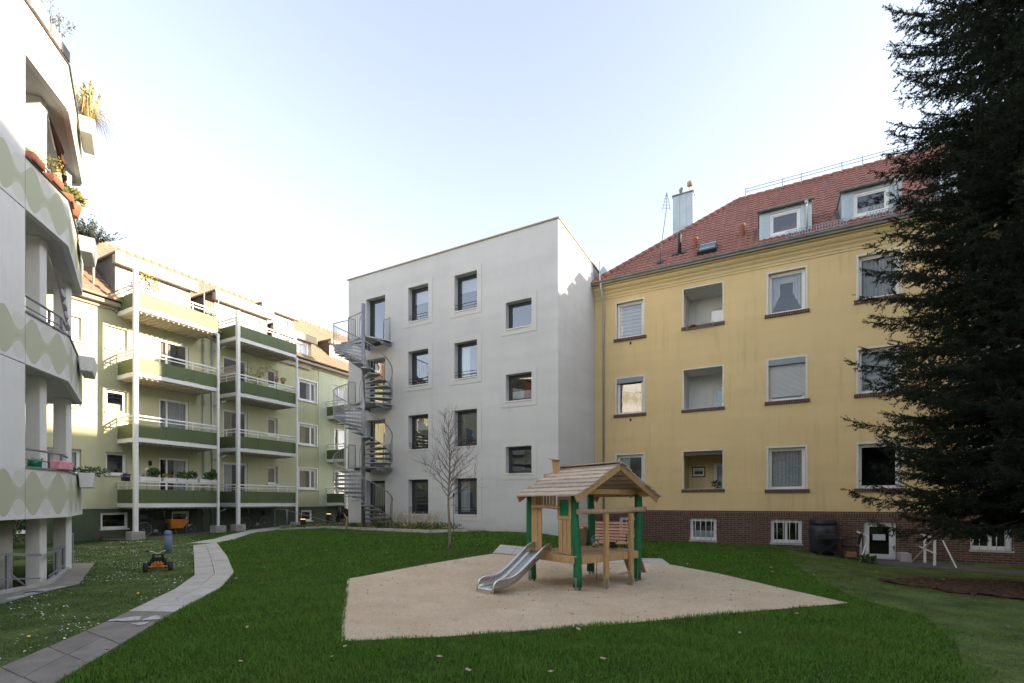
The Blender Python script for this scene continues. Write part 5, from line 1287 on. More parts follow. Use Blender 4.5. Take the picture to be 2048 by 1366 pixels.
m = MB(); m.beam(FH(mu-.06, v0-.01, APZ+.018), FH(mu-.06, v1+.02, APZ+.015), .16, .022); m.build('ridge_board', 'wood_roof', ph)
def fascia(v):
    m = MB(); t = .022
    for s in (-1, 1):
        P, Q = FH(mu+s*(PW/2+OH-.03), v, EVZ-.04), FH(mu, v, APZ-.055); m.beam(P, Q, .04, .13)
        m.tube([FH(mu+s*(PW/2+.05), v-.035, EVZ+.17), FH(mu+s*(PW/2+.05), v-.018, EVZ+.17)], .014, 8, 1)
    return m
fascia(v0+.045).build('bargeboard', ['wood', 'galv'], ph, bevel=.006); fascia(v1-.05).build('bargeboard', ['wood', 'galv'], ph, bevel=.006)
m = MB()
for s, u in ((-1, -.01), (1, PW+.06)): m.box(FH, u-.04, u+.04, v0+.08, v1-.08, EVZ+.02, EVZ+.14)
for v in (.05, PL-.05): m.box(FH, -.05, PW+.1, v-.03, v+.03, 1.80, 1.90)
m.build('roof_beams', 'wood', ph, bevel=.005)
m = MB()
for v in (PL+.07,):
    for k in range(3): z = 1.86+k*.13; w = (PW/2+.1)*(1-(z-1.8)/.62); m.box(FH, mu-w, mu+w, v-.02, v+.01, z, z+.115)
m.build('gable_boards', 'wood', ph, bevel=.004)
# little chimney
m = MB(); c = FH(mu-.28, PL-.12, 2.32); ax = (UP+h1*-.12+h2*.06).normalized(); m.obox(c+ax*.06, h1, h2, ax, .055, .06, .15); m.obox(c+ax*.225, h1, (h2+UP*.18).normalized(), (UP-h2*.15).normalized(), .10, .11, .012, 1); m.build('chimney', ['wood', 'wood_roof'], ph, bevel=.005)
# wall with the slide: boards, log lintel, short battens, window panel
F0 = lambda v, o, z: FH(-.02-o, v, z)
m = MB()
for a, b, dz in ((PL-.24, PL-.06, 0), (PL-.36, PL-.25, .03)): m.box(F0, a, b, .0, .028, DZ, 1.80+dz*0)
m.build('wall_boards', 'wood', ph, bevel=.004)
m = MB()
for k in range(7): a = .48+k*.092; m.box(F0, a, a+.062, .03, .052, 1.56+.012*math.sin(k*3), 1.83)
m.build('battens', 'wood', ph, bevel=.003)
m = MB(); pts, rr = bent_log(F0(.34, .08, 1.55), F0(1.12, .08, 1.56), .036, 7, .006, 10); m.tube(pts, rr, 10); m.build('lintel_log', 'wood_log', ph)
m = MB()
for k in range(3): a = .09+k*.112; m.box(F0, a, a+.10-.006*(k % 2), .0, .03, DZ+.01+.01*k, 1.32)
m.box(F0, .085, .42, -.03, .0, 1.0, 1.06); m.build('boards', 'wood', ph, bevel=.004)
m = MB(); a, b, c, d = .07, .43, 1.33, 1.75
m.box(F0, a, b, .0, .05, c, c+.06); m.box(F0, a, b, .0, .05, d-.06, d); m.box(F0, a, a+.06, .0, .05, c+.06, d-.06); m.box(F0, b-.06, b, .0, .05, c+.06, d-.06); wf = m.build('window_frame', 'wood', ph, bevel=.004)
m = MB(); m.box(F0, a+.06, b-.06, .02, .028, c+.06, d-.06); m.build('window_pane', 'green_glass', wf)
# front: log rail, two uprights, rung
m = MB(); pts, rr = bent_log(FH(-.05, -.10, 1.47), FH(PW+.14, -.09, 1.50), .052, 12, .007); m.tube(pts, rr, 14); m.build('log_rail', 'wood_log', ph)
for u in (.665, 1.40):
    m = MB(); m.beam(FH(u, -.135, .02), FH(u-.012, -.135, 1.43), .07, .10, up=h1); m.tube([FH(u, -.19, .60), FH(u, -.2, .60)], .012, 8, 1); up_ = m.build('upright', ['wood', 'galv'], ph, bevel=.006)
    m = MB(); m.obox(FH(u-.04, -.19, .10), h1, h2, UP, .03, .008, .12); m.build('steel_foot', 'galv', up_)
m = MB(); m.tube([FH(.66, -.13, .25), FH(1.41, -.13, .27)], .02, 8); m.build('rung', 'wood_log', ph)
m = MB(); m.tube([FH(.88, .3, .1), FH(.88, .3, DZ-.15)], .008, 6); m.build('rope', 'rail_grey', ph)
# climbing boards on the right side
m = MB()
for k in range(3): P = FH(PW+.16, .15+k*.17, DZ-.02); Q = FH(PW+.42, .15+k*.17, .16); m.beam(P, Q, .15, .028, up=UP)
m.build('ramp_boards', 'wood', ph, bevel=.005)
m = MB()
for k in range(3): m.box(lambda u, v, z: FH(u, v, z), PW-.30+k*.13, PW-.18+k*.13, PL+.06, PL+.09, DZ+.0, DZ+.42-.03*abs(k-1))
m.build('low_wall', 'wood_deck', ph, bevel=.004)
# slide
s0 = FH(-.10, .80, 0); dS = -h1; wS = h2
def SLP(t):                                       # profile: distance out, height of the bed
    P = [(0, .70), (.10, .695), (.22, .63), (.45, .46), (.72, .27), (.92, .17), (1.10, .145), (1.30, .135), (1.36, .10)]
    k = t*(len(P)-1); i = min(int(k), len(P)-2); f = k-i
    p0, p1_, p2, p3 = P[max(0, i-1)], P[i], P[i+1], P[min(len(P)-1, i+2)]
    cr = lambda a, b, c, d: .5*((2*b)+(-a+c)*f+(2*a-5*b+4*c-d)*f*f+(-a+3*b-3*c+d)*f**3)
    return cr(p0[0], p1_[0], p2[0], p3[0]), cr(p0[1], p1_[1], p2[1], p3[1])
m = MB(); N = 36; hw = .235; vs = []
cs = [(-hw, .15), (-hw, .03), (-hw+.03, .0), (hw-.03, .0), (hw, .03), (hw, .15)]
for i in range(N+1):
    x, z = SLP(i/N); hgt = 1.0 if i < N-6 else max(.25, 1-(i-(N-6))/8)
    for w, hh in cs: vs.append(s0+dS*(x)+wS*w+UP*(z+(hh if hh < .1 else hh*hgt)))
C = len(cs); m.add(vs, [(i*C+k, i*C+k+1, (i+1)*C+k+1, (i+1)*C+k) for i in range(N) for k in range(C-1)], 0, False)
vs2 = [v-UP*.012 for v in vs]; m.add(vs2, [(i*C+k, (i+1)*C+k, (i+1)*C+k+1, i*C+k+1) for i in range(N) for k in range(C-1)], 0, True)
sl_ = m.build('slide', 'steel', ph, fix=False); OFF[sl_] = OFF[ph]
m = MB()
for k in (0, C-1):
    line = [vs[i*C+k] for i in range(N+1)]; end = line[-1]+dS*.01-UP*.09; m.tube([line[0]-UP*.1]+line+[end], .019, 10)
m.tube([vs[N*C+k] for k in range(C)], .018, 8); m.build('slide_rims', 'steel', sl_)
m = MB(); m.obox(s0+dS*1.37+UP*.06, dS, wS, UP, .01, .2, .05); m.build('slide_foot', 'steel', sl_)
# toys on and round the house
t = thing('bucket', 'light blue toy bucket with coloured prints and a red rim patch on the playhouse platform', 'bucket', FH(1.55, .95, DZ+.004)); c = FH(1.55, .95, DZ+.004)
m = MB(); m.lathe(c, [(.06, 0), (.085, .17), (.09, .175), (.08, .172), (.057, .01)], 18)
m.build('pail', pm('bucket_plastic', (.18, .45, .60), .5, 12, .4), t)
m = MB()
for k, mt in enumerate((0, 1, 2, 1, 0)):
    a = R(200+k*38); r = .078; m.obox(c+Vector((math.cos(a)*r, math.sin(a)*r, .085+.02*math.sin(k*4))), Vector((-math.sin(a), math.cos(a), 0)), Vector((math.cos(a), math.sin(a), 0)), UP, .02, .004, .03, mt)
m.build('print', ['red', 'flower_yellow', 'flower_white'], t)
m = MB(); m.tube([c+Vector((-.088, 0, .17)), c+Vector((-.06, -.05, .24)), c+Vector((0, -.07, .26)), c+Vector((.06, -.05, .24)), c+Vector((.088, 0, .17))], .004, 5); m.build('handle', 'flower_white', t)
t = thing('toy_digger', 'small black toy digger lying on the playhouse platform', 'toy', FH(1.7, .6, DZ)); c = FH(1.7, .6, DZ+.05)
m = MB(); m.obox(c, h1, h2, UP, .09, .06, .03); m.obox(c+UP*.05, h1, h2, UP, .04, .045, .035); m.beam(c+h1*.08+UP*.03, c+h1*.16+UP*.1, .02, .02); m.build('body', 'black', t, bevel=.006)
for s in (-1, 1):
    for w in (-1, 1): m = MB(); cc = c+h1*.055*s+h2*.065*w-UP*.02; m.tube([cc-h2*.012, cc+h2*.012], .028, 12); m.build('wheel', 'tyre', t)
# ------------------------------------------------------------------ bench
bc = W(-4.45, 13.95); bz = g(bc.x, bc.y)+.035
FBn = lambda u, o, z: W(-4.45+u, 13.95-o, bz+z)
t = thing('bench', 'long slatted park bench with reddish wooden slats behind the playhouse', 'bench', W(-4.45, 13.95, bz))
m = MB()
prof = [(.50, .40), (.40, .425), (.30, .43), (.20, .42), (.11, .42), (.04, .49), (.0, .58), (-.03, .67), (-.06, .76), (-.09, .85), (-.12, .94)]
for i, (o, z) in enumerate(prof):
    a = prof[min(i+1, len(prof)-1)]; b = prof[max(i-1, 0)]; d = Vector((0, a[0]-b[0], a[1]-b[1])).normalized()
    ax = (-e2*d.y+UP*d.z).normalized(); m.obox(FBn(0, o, z), e1, ax, e1.cross(ax), .95, .036, .014)
m.build('slats', 'wood_bench', t, bevel=.003)
for u in (-.78, 0, .78):
    m = MB(); m.tube([FBn(u, .46, 0), FBn(u, .44, .37), FBn(u, .14, .37), FBn(u, .03, .46), FBn(u, -.14, .92)], .018, 6); m.tube([FBn(u, .14, .37), FBn(u, .0, 0)], .018, 6); m.build('leg', 'dark_metal', t)
for u in (-.9, .9): m = MB(); m.tube([FBn(u, .42, .42), FBn(u, .42, .6), FBn(u, .3, .63), FBn(u, -.02, .62)], .014, 6); m.build('armrest', 'dark_metal', t)
# ------------------------------------------------------------------ bollard, go-kart, lights
x, y = G(336, 1107); gz = g(x, y)
t = thing('bollard', 'thick blue-grey cylindrical bollard with domed cap on the daisy lawn', 'bollard', (x, y, gz)); c = Vector((x, y, gz))
m = MB(); m.lathe(c, [(.105, -.1), (.105, .55), (.095, .56)], 20); m.build('post', 'blue_grey', t)
m = MB(); m.lathe(c, [(.092, .555), (.092, .575), (.105, .58), (.105, .60), (.10, .66), (.07, .70), (.0, .715)], 20); m.build('cap', 'blue_grey', t)
def kart():
    x, y = G(316, 1143); c = Vector((x, y, 0)); f = Vector((-.60, .80, 0)).normalized(); s = Vector((f.y, -f.x, 0))
    K = lambda a, b, z: c+f*a+s*b+UP*(z if z < .2 else .2+(z-.2)*.66)            # a forward (away), b sideways
    t = thing('go_kart', 'orange pedal go-kart with black seat standing on the daisy lawn, seen from behind', 'go-kart', c)
    for (a, b, r, w) in ((0, -.24, .115, .045), (0, .24, .115, .045), (.66, -.17, .10, .035), (.66, .17, .10, .035)):
        m = MB(); cc = K(a, b, r); m.tube([cc-s*w, cc-s*w*.8, cc+s*w*.8, cc+s*w], [r*.8, r, r, r*.8], 20); wl = m.build('wheel', 'tyre', t)
        m = MB(); m.tube([cc-s*(w+.006), cc+s*(w+.006)], r*.42, 14); m.build('rim', 'dark_metal', wl)
    m = MB(); m.tube([K(0, -.24, .12), K(0, .24, .12)], .018, 8); m.tube([K(.72, -.2, .11), K(.72, .2, .11)], .014, 8)
    for b in (-.05, .05): m.tube([K(0, b*1.6, .12), K(.02, b, .24), K(.25, b, .22), K(.72, b*.4, .14)], .018, 8)
    m.tube([K(0, 0, .12), K(-.02, 0, .26)], .022, 8); m.build('frame', 'orange', t)
    m = MB(); m.obox(K(.2, 0, .24), f, s, UP, .13, .14, .018)
    bk_ = [(-.11, .22, .0), (.11, .22, .0), (.15, .36, 0), (.105, .50, 0), (-.105, .50, 0), (-.15, .36, 0)]
    up2 = (UP-f*.2).normalized()
    # backrest as a ring with a hand slot
    m.obox(K(.03, 0, .33), f, s, up2, .016, .125, .055); m.obox(K(.005, -.09, .45), f, s, up2, .016, .026, .035); m.obox(K(.005, .09, .45), f, s, up2, .016, .026, .035); m.obox(K(-.008, 0, .51), f, s, up2, .016, .105, .014)
    for b in (-.14, .14): m.obox(K(.12, b, .30), f, s, UP, .1, .012, .05)
    m.build('seat', 'black', t, bevel=.012)
    m = MB(); m.tube([K(.62, 0, .16), K(.42, 0, .46)], .014, 8); m.tube([K(.38, -.17, .60), K(.41, -.1, .56), K(.42, 0, .47), K(.41, .1, .56), K(.38, .17, .60)], .012, 8); m.build('handlebar', 'steel', t)
    m = MB()
    for b in (-.17, .17): m.tube([K(.38, b, .60), K(.33, b*1.35, .615)], .018, 8)
    m.build('grips', 'black', t)
    for b in (-1, 1): m = MB(); m.obox(K(.55, b*.14, .17), f, s, UP, .04, .035, .012); m.build('pedal', 'black', t)
kart()
for px, py, lab in ((606, 1056, 'dark bollard light with a glowing amber slot at the planting bed'), (657.5, 1050, 'dark bollard light with a glowing amber slot on the terrace by the green house')):
    b_ = 15.7 if px < 620 else 18.3; r_ = (px-1024)/967; Y = b_/(CO+SI*r_); P = Vector((r_*Y, Y, .0)); gz = .22 if px < 620 else .40
    t = thing('bollard_light', lab, 'bollard light', P+UP*gz, 'bollard lights by the stair'); c = P+UP*gz
    m = MB(); m.obox(c+UP*.3, e1, e2, UP, .085, .085, .30); m.obox(c+UP*.70, e1, e2, UP, .085, .085, .035); 
    m.obox(c+UP*.635, e1, e2, UP, .03, .03, .035); m.build('housing', 'dark_metal', t)
    m = MB(); m.obox(c+UP*.612, e1, e2, UP, .078, .078, .012); m.build('lens', 'lamp_glow', t)
# handrail and steps down to the cellar of the green house
t = thing('stair_rail', 'white bent tube handrail beside the cellar steps of the green house', 'railing', W(-22.2, 16.9, .4))
m = MB(); A_ = W(-22.0, 16.6, .3); m.tube([A_, A_+UP*.95, A_+UP*.98+e1*-.9, A_+UP*.95-e1*.95, A_-e1*.95], .022, 8); m.tube([A_+UP*.93, W(-20.6, 18.3, .55)], .016, 6); m.build('rail', 'galv', t)
# ------------------------------------------------------------------ bicycles
def wheel_parts(par, c, side, r, mat='tyre'):
    n = 28; f = side.cross(UP).normalized()
    m = MB(); m.tube([c+(f*math.cos(2*PI*k/n)+UP*math.sin(2*PI*k/n))*r for k in range(n)], .018, 6, closed=True); w = m.build('wheel', 'tyre', par)
    m = MB(); m.tube([c+(f*math.cos(2*PI*k/n)+UP*math.sin(2*PI*k/n))*(r-.03) for k in range(n)], .009, 5, closed=True)
    for k in range(16): a = 2*PI*k/16; m.tube([c+side*.02*(1 if k % 2 else -1), c+(f*math.cos(a)+UP*math.sin(a))*(r-.03)], .0022, 3, cap=False)
    m.tube([c-side*.035, c+side*.035], .022, 8); m.build('rim', 'galv', w)
def bicycle(c, ang, label, colr='dark_metal', cargo=False, name='bicycle', grp='bicycles parked at the green house', basket=False):
    """c: ground point under the rear wheel; ang: heading in degrees"""
    f = Vector((math.cos(R(ang)), math.sin(R(ang)), 0)); s = Vector((f.y, -f.x, 0)); c = Vector(c)
    B = lambda a, z, o=0: c+f*a+UP*z+s*o
    t = thing(name, label, 'cargo bike' if cargo else 'bicycle', B(.5, 0), grp)
    r = .34; wb = 1.93 if cargo else 1.08; rf = .26 if cargo else r
    wheel_parts(t, B(0, r), s, r); wheel_parts(t, B(wb, rf), s, rf)
    m = MB(); bb = (.44, .28); st_ = (.26, .80); hd = (.92, .85) if not cargo else (.82, .86)
    T = lambda a, b, w=.016: m.tube([B(*a), B(*b)], w, 8)
    T((0, r), bb); T(bb, st_, .018); T((0, r), st_, .01); T(st_, hd if not cargo else (.78, .66)); T(bb, (hd[0], hd[1]-.12), .02)
    if cargo: T(bb, (.95, .26), .025); T((.9, .26), (1.6, .30), .025); T((1.6, .30), (1.86, .62), .02); T((1.86, .62), (wb, rf), .014); T((.84, .28), (.82, .95), .018)
    else: T(hd, (wb-.02, .62), .018); T((wb-.02, .62), (wb, rf), .014)
    m.build('frame', colr, t)
    m = MB(); m.tube([B(hd[0], hd[1]-.05), B(hd[0]-.03, hd[1]+.22), B(hd[0]+.02, hd[1]+.25)], .014, 8)
    hb = hd[1]+.25; m.tube([B(hd[0]-.18, hb-.02, -.28), B(hd[0]-.04, hb, -.2), B(hd[0]+.02, hb, 0), B(hd[0]-.04, hb, .2), B(hd[0]-.18, hb-.02, .28)], .012, 8); m.build('handlebar', 'galv', t)
    m = MB(); m.ball(B(st_[0]-.05, .95), (.13, .09, .035), 0, 12, 6); m.tube([B(*st_), B(st_[0]-.03, .93)], .013, 6); m.build('saddle', 'black', t)
    m = MB(); m.obox(B(-.06, .74), f, s, UP, .22, .07, .008); m.tube([B(0, r, .06), B(-.12, .73, .06)], .006, 5); m.tube([B(0, r, -.06), B(-.12, .73, -.06)], .006, 5); m.build('rack', 'dark_metal', t)
    m = MB(); m.tube([B(bb[0], bb[1]-.02, -.05), B(bb[0], bb[1]-.02, .05)], .08, 14); m.tube([B(bb[0], bb[1], .07), B(bb[0]+.1, bb[1]-.12, .08)], .01, 6); m.obox(B(bb[0]+.1, bb[1]-.13, .12), f, s, UP, .04, .045, .01); m.build('cranks', 'galv', t)
    m = MB(); n = 10; m.tube([B(0, r)+(f*math.cos(a)+UP*math.sin(a))*(r+.04) for a in [R(10+k*17) for k in range(n)]], .012, 5); m.build('mudguard', 'dark_metal', t)
    if basket: m = MB(); m.obox(B(-.12, .88), f, s, UP, .2, .14, .12); m.build('basket', 'black', t, bevel=.02)
    if cargo:
        m = MB(); a0, a1, b0, b1, z0, z1 = 1.0, 1.52, .93, 1.72, .33, .74
        p = [B(a, z, o) for a, z, o in ((a0, z0, -.2), (a1, z0, -.2), (a1, z0, .2), (a0, z0, .2), (b0, z1, -.29), (b1, z1, -.27), (b1, z1, .27), (b0, z1, .29))]
        m.add(p, [(0, 1, 2, 3), (0, 1, 5, 4), (1, 2, 6, 5), (2, 3, 7, 6), (3, 0, 4, 7)]); m.build('cargo_box', 'wood_orange', t, bevel=.02)
        m = MB(); m.tube([B(1.2, .3, .1), B(1.26, .02, .17)], .012, 6); m.tube([B(1.2, .3, -.1), B(1.26, .02, -.17)], .012, 6); m.build('stand', 'galv', t)
        m = MB(); m.ball(B(1.72, .79), .035); m.build('headlight', 'flower_white', t)
        m = MB(); m.obox(B(.9, .45, .0), f, s, UP, .03, .12, .14); m.build('child_seat', 'dark_metal', t)
    return t
def grd(P): return Vector((P.x, P.y, g(P.x, P.y)))
angE2 = math.degrees(math.atan2(e2.y, e2.x))
bicycle(grd(W(-24.0, 11.05)), angE2, 'black cargo bike with an orange box under the left balcony stack', cargo=True, name='cargo_bike', grp=None, basket=True)
bicycle(grd(W(-24.0, 16.75)), angE2+180, 'dark city bicycle parked under the right balcony stack', basket=True)
bicycle(grd(W(-23.9, 5.2)), angE2, 'bicycle with pale rims behind the round column at the left edge', 'rail_grey')
# motor scooter
sp = W(-22.55, 20.8, .40); f = (e2*.3+e1*-.95).normalized(); s = Vector((f.y, -f.x, 0)); B = lambda a, z, o=0: sp+f*a+UP*z+s*o
t = thing('scooter', 'black motor scooter parked on the terrace beside the stair', 'scooter', sp)
for a in (-.6, .6): m = MB(); m.tube([B(a, .22, -.05), B(a, .22, .05)], .22, 18); m.build('wheel', 'tyre', t)
m = MB(); m.tube([B(-.75, .5), B(-.5, .58), B(-.1, .5), B(.1, .3)], [.1, .17, .17, .1], 12); m.obox(B(.2, .27), f, s, UP, .25, .14, .03); m.tube([B(.4, .3), B(.5, .75), B(.42, 1.0)], [.15, .13, .05], 12); m.build('body', 'black', t)
m = MB(); m.tube([B(-.72, .72), B(-.4, .76), B(.0, .70)], [.08, .13, .1], 10); m.build('seat', 'tyre', t); m = MB(); m.tube([B(.32, 1.02, -.3), B(.42, 1.03, 0), B(.32, 1.02, .3)], .018, 8); m.build('handlebar', 'dark_metal', t)
m = MB(); m.ball(B(-.85, .5), .04); m.build('tail_light', 'red', t); m = MB(); m.tube([B(.38, 1.0, .22), B(.42, 1.15, .28)], .006, 5); m.ball(B(.42, 1.18, .29), (.03, .03, .05)); m.build('mirror', 'dark_metal', t)
# low bushes behind the corner block and at the green house plinth
t = thing('shrub', 'green leafy shrub seen between the pillars of the corner block', 'shrub', (-14.8, 14.0, 0)); c = Vector((-14.9, 14.2, 0))
m = MB(); [m.tube([c, c+Vector((q.uniform(-.4, .4), q.uniform(-.4, .4), q.uniform(.9, 1.5)))], .012, 4) for _ in range(9)]; m.build('stems', 'twig', t)
m = MB(); leaves(m, c+UP*.95, (.5, .5, .7), 900, .06, 0, q); m.build('foliage', 'leaf', t)
t = thing('bare_bush', 'small leafless twiggy bush in front of the green plinth', 'bush', grd(W(-24.3, 9.6))); c = grd(W(-24.3, 9.6)); m = MB()
for k in range(22): d = Vector((q.uniform(-.4, .4), q.uniform(-.4, .4), q.uniform(.3, .8))); m.tube([c, c+d*.5+Vector((q.uniform(-.08, .08), 0, 0)), c+d], [.006, .004, .002], 4)
m.build('twigs', 'twig', t)
# things along the yellow house
BX = lambda u, o, z: FY(u, o, z-.0)
gx = W(1.68, 20.2); gz = g(gx.x, gx.y)
t = thing('compost_barrel', 'large black barrel-shaped rain butt against the brick plinth', 'rain barrel', W(1.68, 20.2, gz)); c = W(1.68, 20.2, gz); t.name = 'rain_barrel'
m = MB(); m.lathe(c, [(.33, 0), (.40, .15), (.435, .5), (.43, .8), (.40, 1.05)], 28); m.build('barrel', pm('dark_blue_black_plastic', (.022, .025, .033), .15, 4, .5), t)
m = MB(); m.lathe(c, [(.415, 1.05), (.42, 1.10), (.405, 1.13), (.41, 1.17), (.37, 1.26), (.2, 1.30), (0, 1.31)], 28); m.build('lid', 'black', t)
gx = W(1.75, 19.45); gz = g(gx.x, gx.y); c = W(1.75, 19.45, gz)
t = thing('kettle_barbecue', 'small black barbecue table with folding legs before the rain barrel', 'barbecue', c); t.name = 'barbecue'
m = MB(); m.obox(c+UP*.62, e1, e2, UP, .42, .26, .012); m.obox(c+UP*.70, e1, e2, UP, .25, .2, .07); m.build('tray', 'black', t, bevel=.01)
m = MB()
for s_ in (-1, 1):
    m.beam(c+e1*-.38+e2*.22*s_, c+e1*.38+e2*.22*s_+UP*.6, .02, .02); m.beam(c+e1*.38+e2*.22*s_, c+e1*-.38+e2*.22*s_+UP*.6, .02, .02)
m.build('folding_legs', 'dark_metal', t)
gx = W(2.42, 19.75); c = W(2.42, 19.75, g(gx.x, gx.y))
t = thing('garden_chair', 'black metal garden armchair with its back to the white railing', 'chair', c)
m = MB(); m.obox(c+UP*.42, e1, e2, UP, .23, .23, .015); m.build('seat', 'black', t)
m = MB(); m.obox(c+UP*.68+e1*.26, (e1+UP*.2).normalized(), e2, (UP-e1*-.25).normalized(), .01, .23, .2); m.build('backrest', 'black', t)
for a in (-1, 1):
    for b in (-1, 1): m = MB(); m.tube([c+e1*.22*a+e2*.22*b-UP*.05, c+e1*.21*a+e2*.22*b+UP*.43], .016, 6); m.build('leg', 'black', t)
    m = MB(); m.tube([c+e1*-.22+e2*.24*a+UP*.43, c+e1*-.24+e2*.24*a+UP*.66, c+e1*.24+e2*.24*a+UP*.72], .016, 6); m.build('armrest', 'black', t)
t = thing('flower_pot', 'orange pot standing under the black garden chair', 'flower pot', c+e2*-.1)
m = MB(); m.obox(c+e2*-.12+UP*.16, e1, e2, UP, .16, .1, .1); m.build('pot', 'terracotta', t, bevel=.02)
def door_rail(a0, label, lean=()):
    P0, P1_ = W(a0, 20.6), W(a0+.12, 19.3); t = thing('stair_rail', label, 'railing', grd(P0), 'white railings beside the cellar door')
    m = MB(); z0, z1 = .62, .50; m.beam(P0+UP*z0, P1_+UP*z1, .05, .04); m.beam(P0+UP*(z0-.45), P1_+UP*(z1-.45), .04, .035); m.build('rail', 'white_paint', t)
    for k in (.35, .93): p = P0.lerp(P1_, k); m = MB(); m.beam(Vector((p.x, p.y, -.42)), Vector((p.x, p.y, z0+(z1-z0)*k-.02)), .06, .06, up=e1); m.build('post', 'white_paint', t)
door_rail(2.72, 'white wooden stair rail left of the cellar door'); door_rail(4.42, 'white wooden stair rail right of the cellar door')
for (a, b, da, db, lab) in ((4.05, 19.9, .55, -.25, 'bare grey plank leaning on the right-hand white rail'), (4.95, 19.0, -.25, .3, 'thin white pole leaning against the right-hand white rail'), (2.62, 19.2, .25, .3, 'thin pale stick leaning in the left-hand white rail')):
    P = W(a, b); P.z = g(P.x, P.y); m = MB(); m.beam(P, W(a+da, b+db, .55 if da > .3 else .48), .05 if da > .3 else .03, .03); tag(m.build('leaning_pole', 'concrete' if da > .3 else 'white_paint', loc=P), lab, 'pole')
P = W(2.75, 19.0); P.z = g(P.x, P.y); t = thing('small_plant', 'bright green low plant at the foot of the left white rail', 'plant', P); m = MB(); leaves(m, P+UP*.1, (.25, .18, .12), 220, .07, 0, q); m.build('foliage', 'leaf', t)
P = W(3.98, 20.45); m = MB(); m.obox(P+UP*-.25, e1, e2, UP, .14, .35, .2); tag(m.build('step_block', 'kerb', loc=P), 'pale concrete block wall beside the cellar door', 'block')
# garden stake with a bird
r_ = (907-1024)/967; Y = 15.35/(CO+SI*r_); P = Vector((r_*Y, Y, 0)); P.z = g(P.x, P.y)
t = thing('garden_stake', 'thin black garden stake with a metal bird in the planting bed', 'garden stake', P)
m = MB(); m.tube([P, P+UP*1.35], .010, 6); m.tube([P+UP*1.05-e1*.12, P+UP*1.05+e1*.12], .008, 5); m.build('stake', 'black', t)
m = MB(); m.ball(P+UP*1.42, (.04, .03, .07)); m.ball(P+UP*1.50+e1*.01, .028); m.beam(P+UP*1.36, P+UP*1.28-e1*.04, .02, .01); m.build('bird', 'black', t)
P = W(-15.9, 14.9, .4); t = thing('wooden_post', 'short weathered wooden garden figure beside the stair foot', 'post', P); m = MB(); m.tube([P, P+UP*.5, P+UP*.62+e1*.02], [.05, .045, .03], 8); m.tube([P+UP*.55, P+UP*.75-e1*.18], [.03, .015], 6); m.build('body', 'wood_log', t)
# ------------------------------------------------------------------ young bare tree
x, y = G(898, 1101); P = Vector((x, y, g(x, y)))
t = thing('young_tree', 'slender leafless young tree on the lawn before the pale block', 'tree', P)
q = random.Random(4); br = MB(); tr = MB(); H_ = 3.95
tp = [P+Vector((.02*math.sin(k*.8), .02*math.cos(k*1.1), k*H_/16)) for k in range(17)]; tr.tube(tp[:9], [.045-.0028*k for k in range(9)], 9); tr.tube(tp[8:], [.0226-.0025*k for k in range(9)], 7)
tr.build('trunk', 'bark', t)
def grow(p, d, L, r, lv):
    n = 5; pts = [p]; dd = d.copy()
    for k in range(n):
        dd = (dd+Vector((q.gauss(0, .10), q.gauss(0, .10), q.gauss(.06, .06)))).normalized(); pts.append(pts[-1]+dd*L/n)
    br.tube(pts, [max(.0024, r*.9*(1-.8*k/n)) for k in range(n+1)], 5 if lv < 2 else 3, cap=False)
    if lv < 3:
        for k in range(q.choice((4, 5, 6)) if lv < 2 else 3):
            i = q.randint(1, n-1+1); b = pts[min(i, n)]; sd = Vector((q.gauss(0, 1), q.gauss(0, 1), q.gauss(0, .5))); sd = (sd-dd*sd.dot(dd)).normalized()
            grow(b, (dd*.75+sd*.65+UP*.12).normalized(), L*q.uniform(.38, .6), r*.5, lv+1)
for k in range(30):
    h = 1.45+(H_-1.75)*(k/30)**1.15; a = k*2.4+q.uniform(-.4, .4); el = .5+.5*(k/30); L = 1.12*(1-.62*k/30)*q.uniform(.8, 1.12)
    b = P+UP*h; grow(b, Vector((math.cos(a)*math.cos(el), math.sin(a)*math.cos(el), math.sin(el))), L, .013*(1-.5*k/30)+.004, 1)
br.build('branches', 'twig', t)
m = []
mb = MB(); pts = []
for k in range(20): a = 2*PI*k/20; rr = .36*(1+.15*math.sin(3*a)); X, Y = P.x+rr*math.cos(a), P.y+rr*math.sin(a); pts.append((X, Y, g(X, Y)+.012))
mb.add(pts, [list(range(20))]); tag(mb.build('tree_pit', 'soil'), None, None, kind='structure')
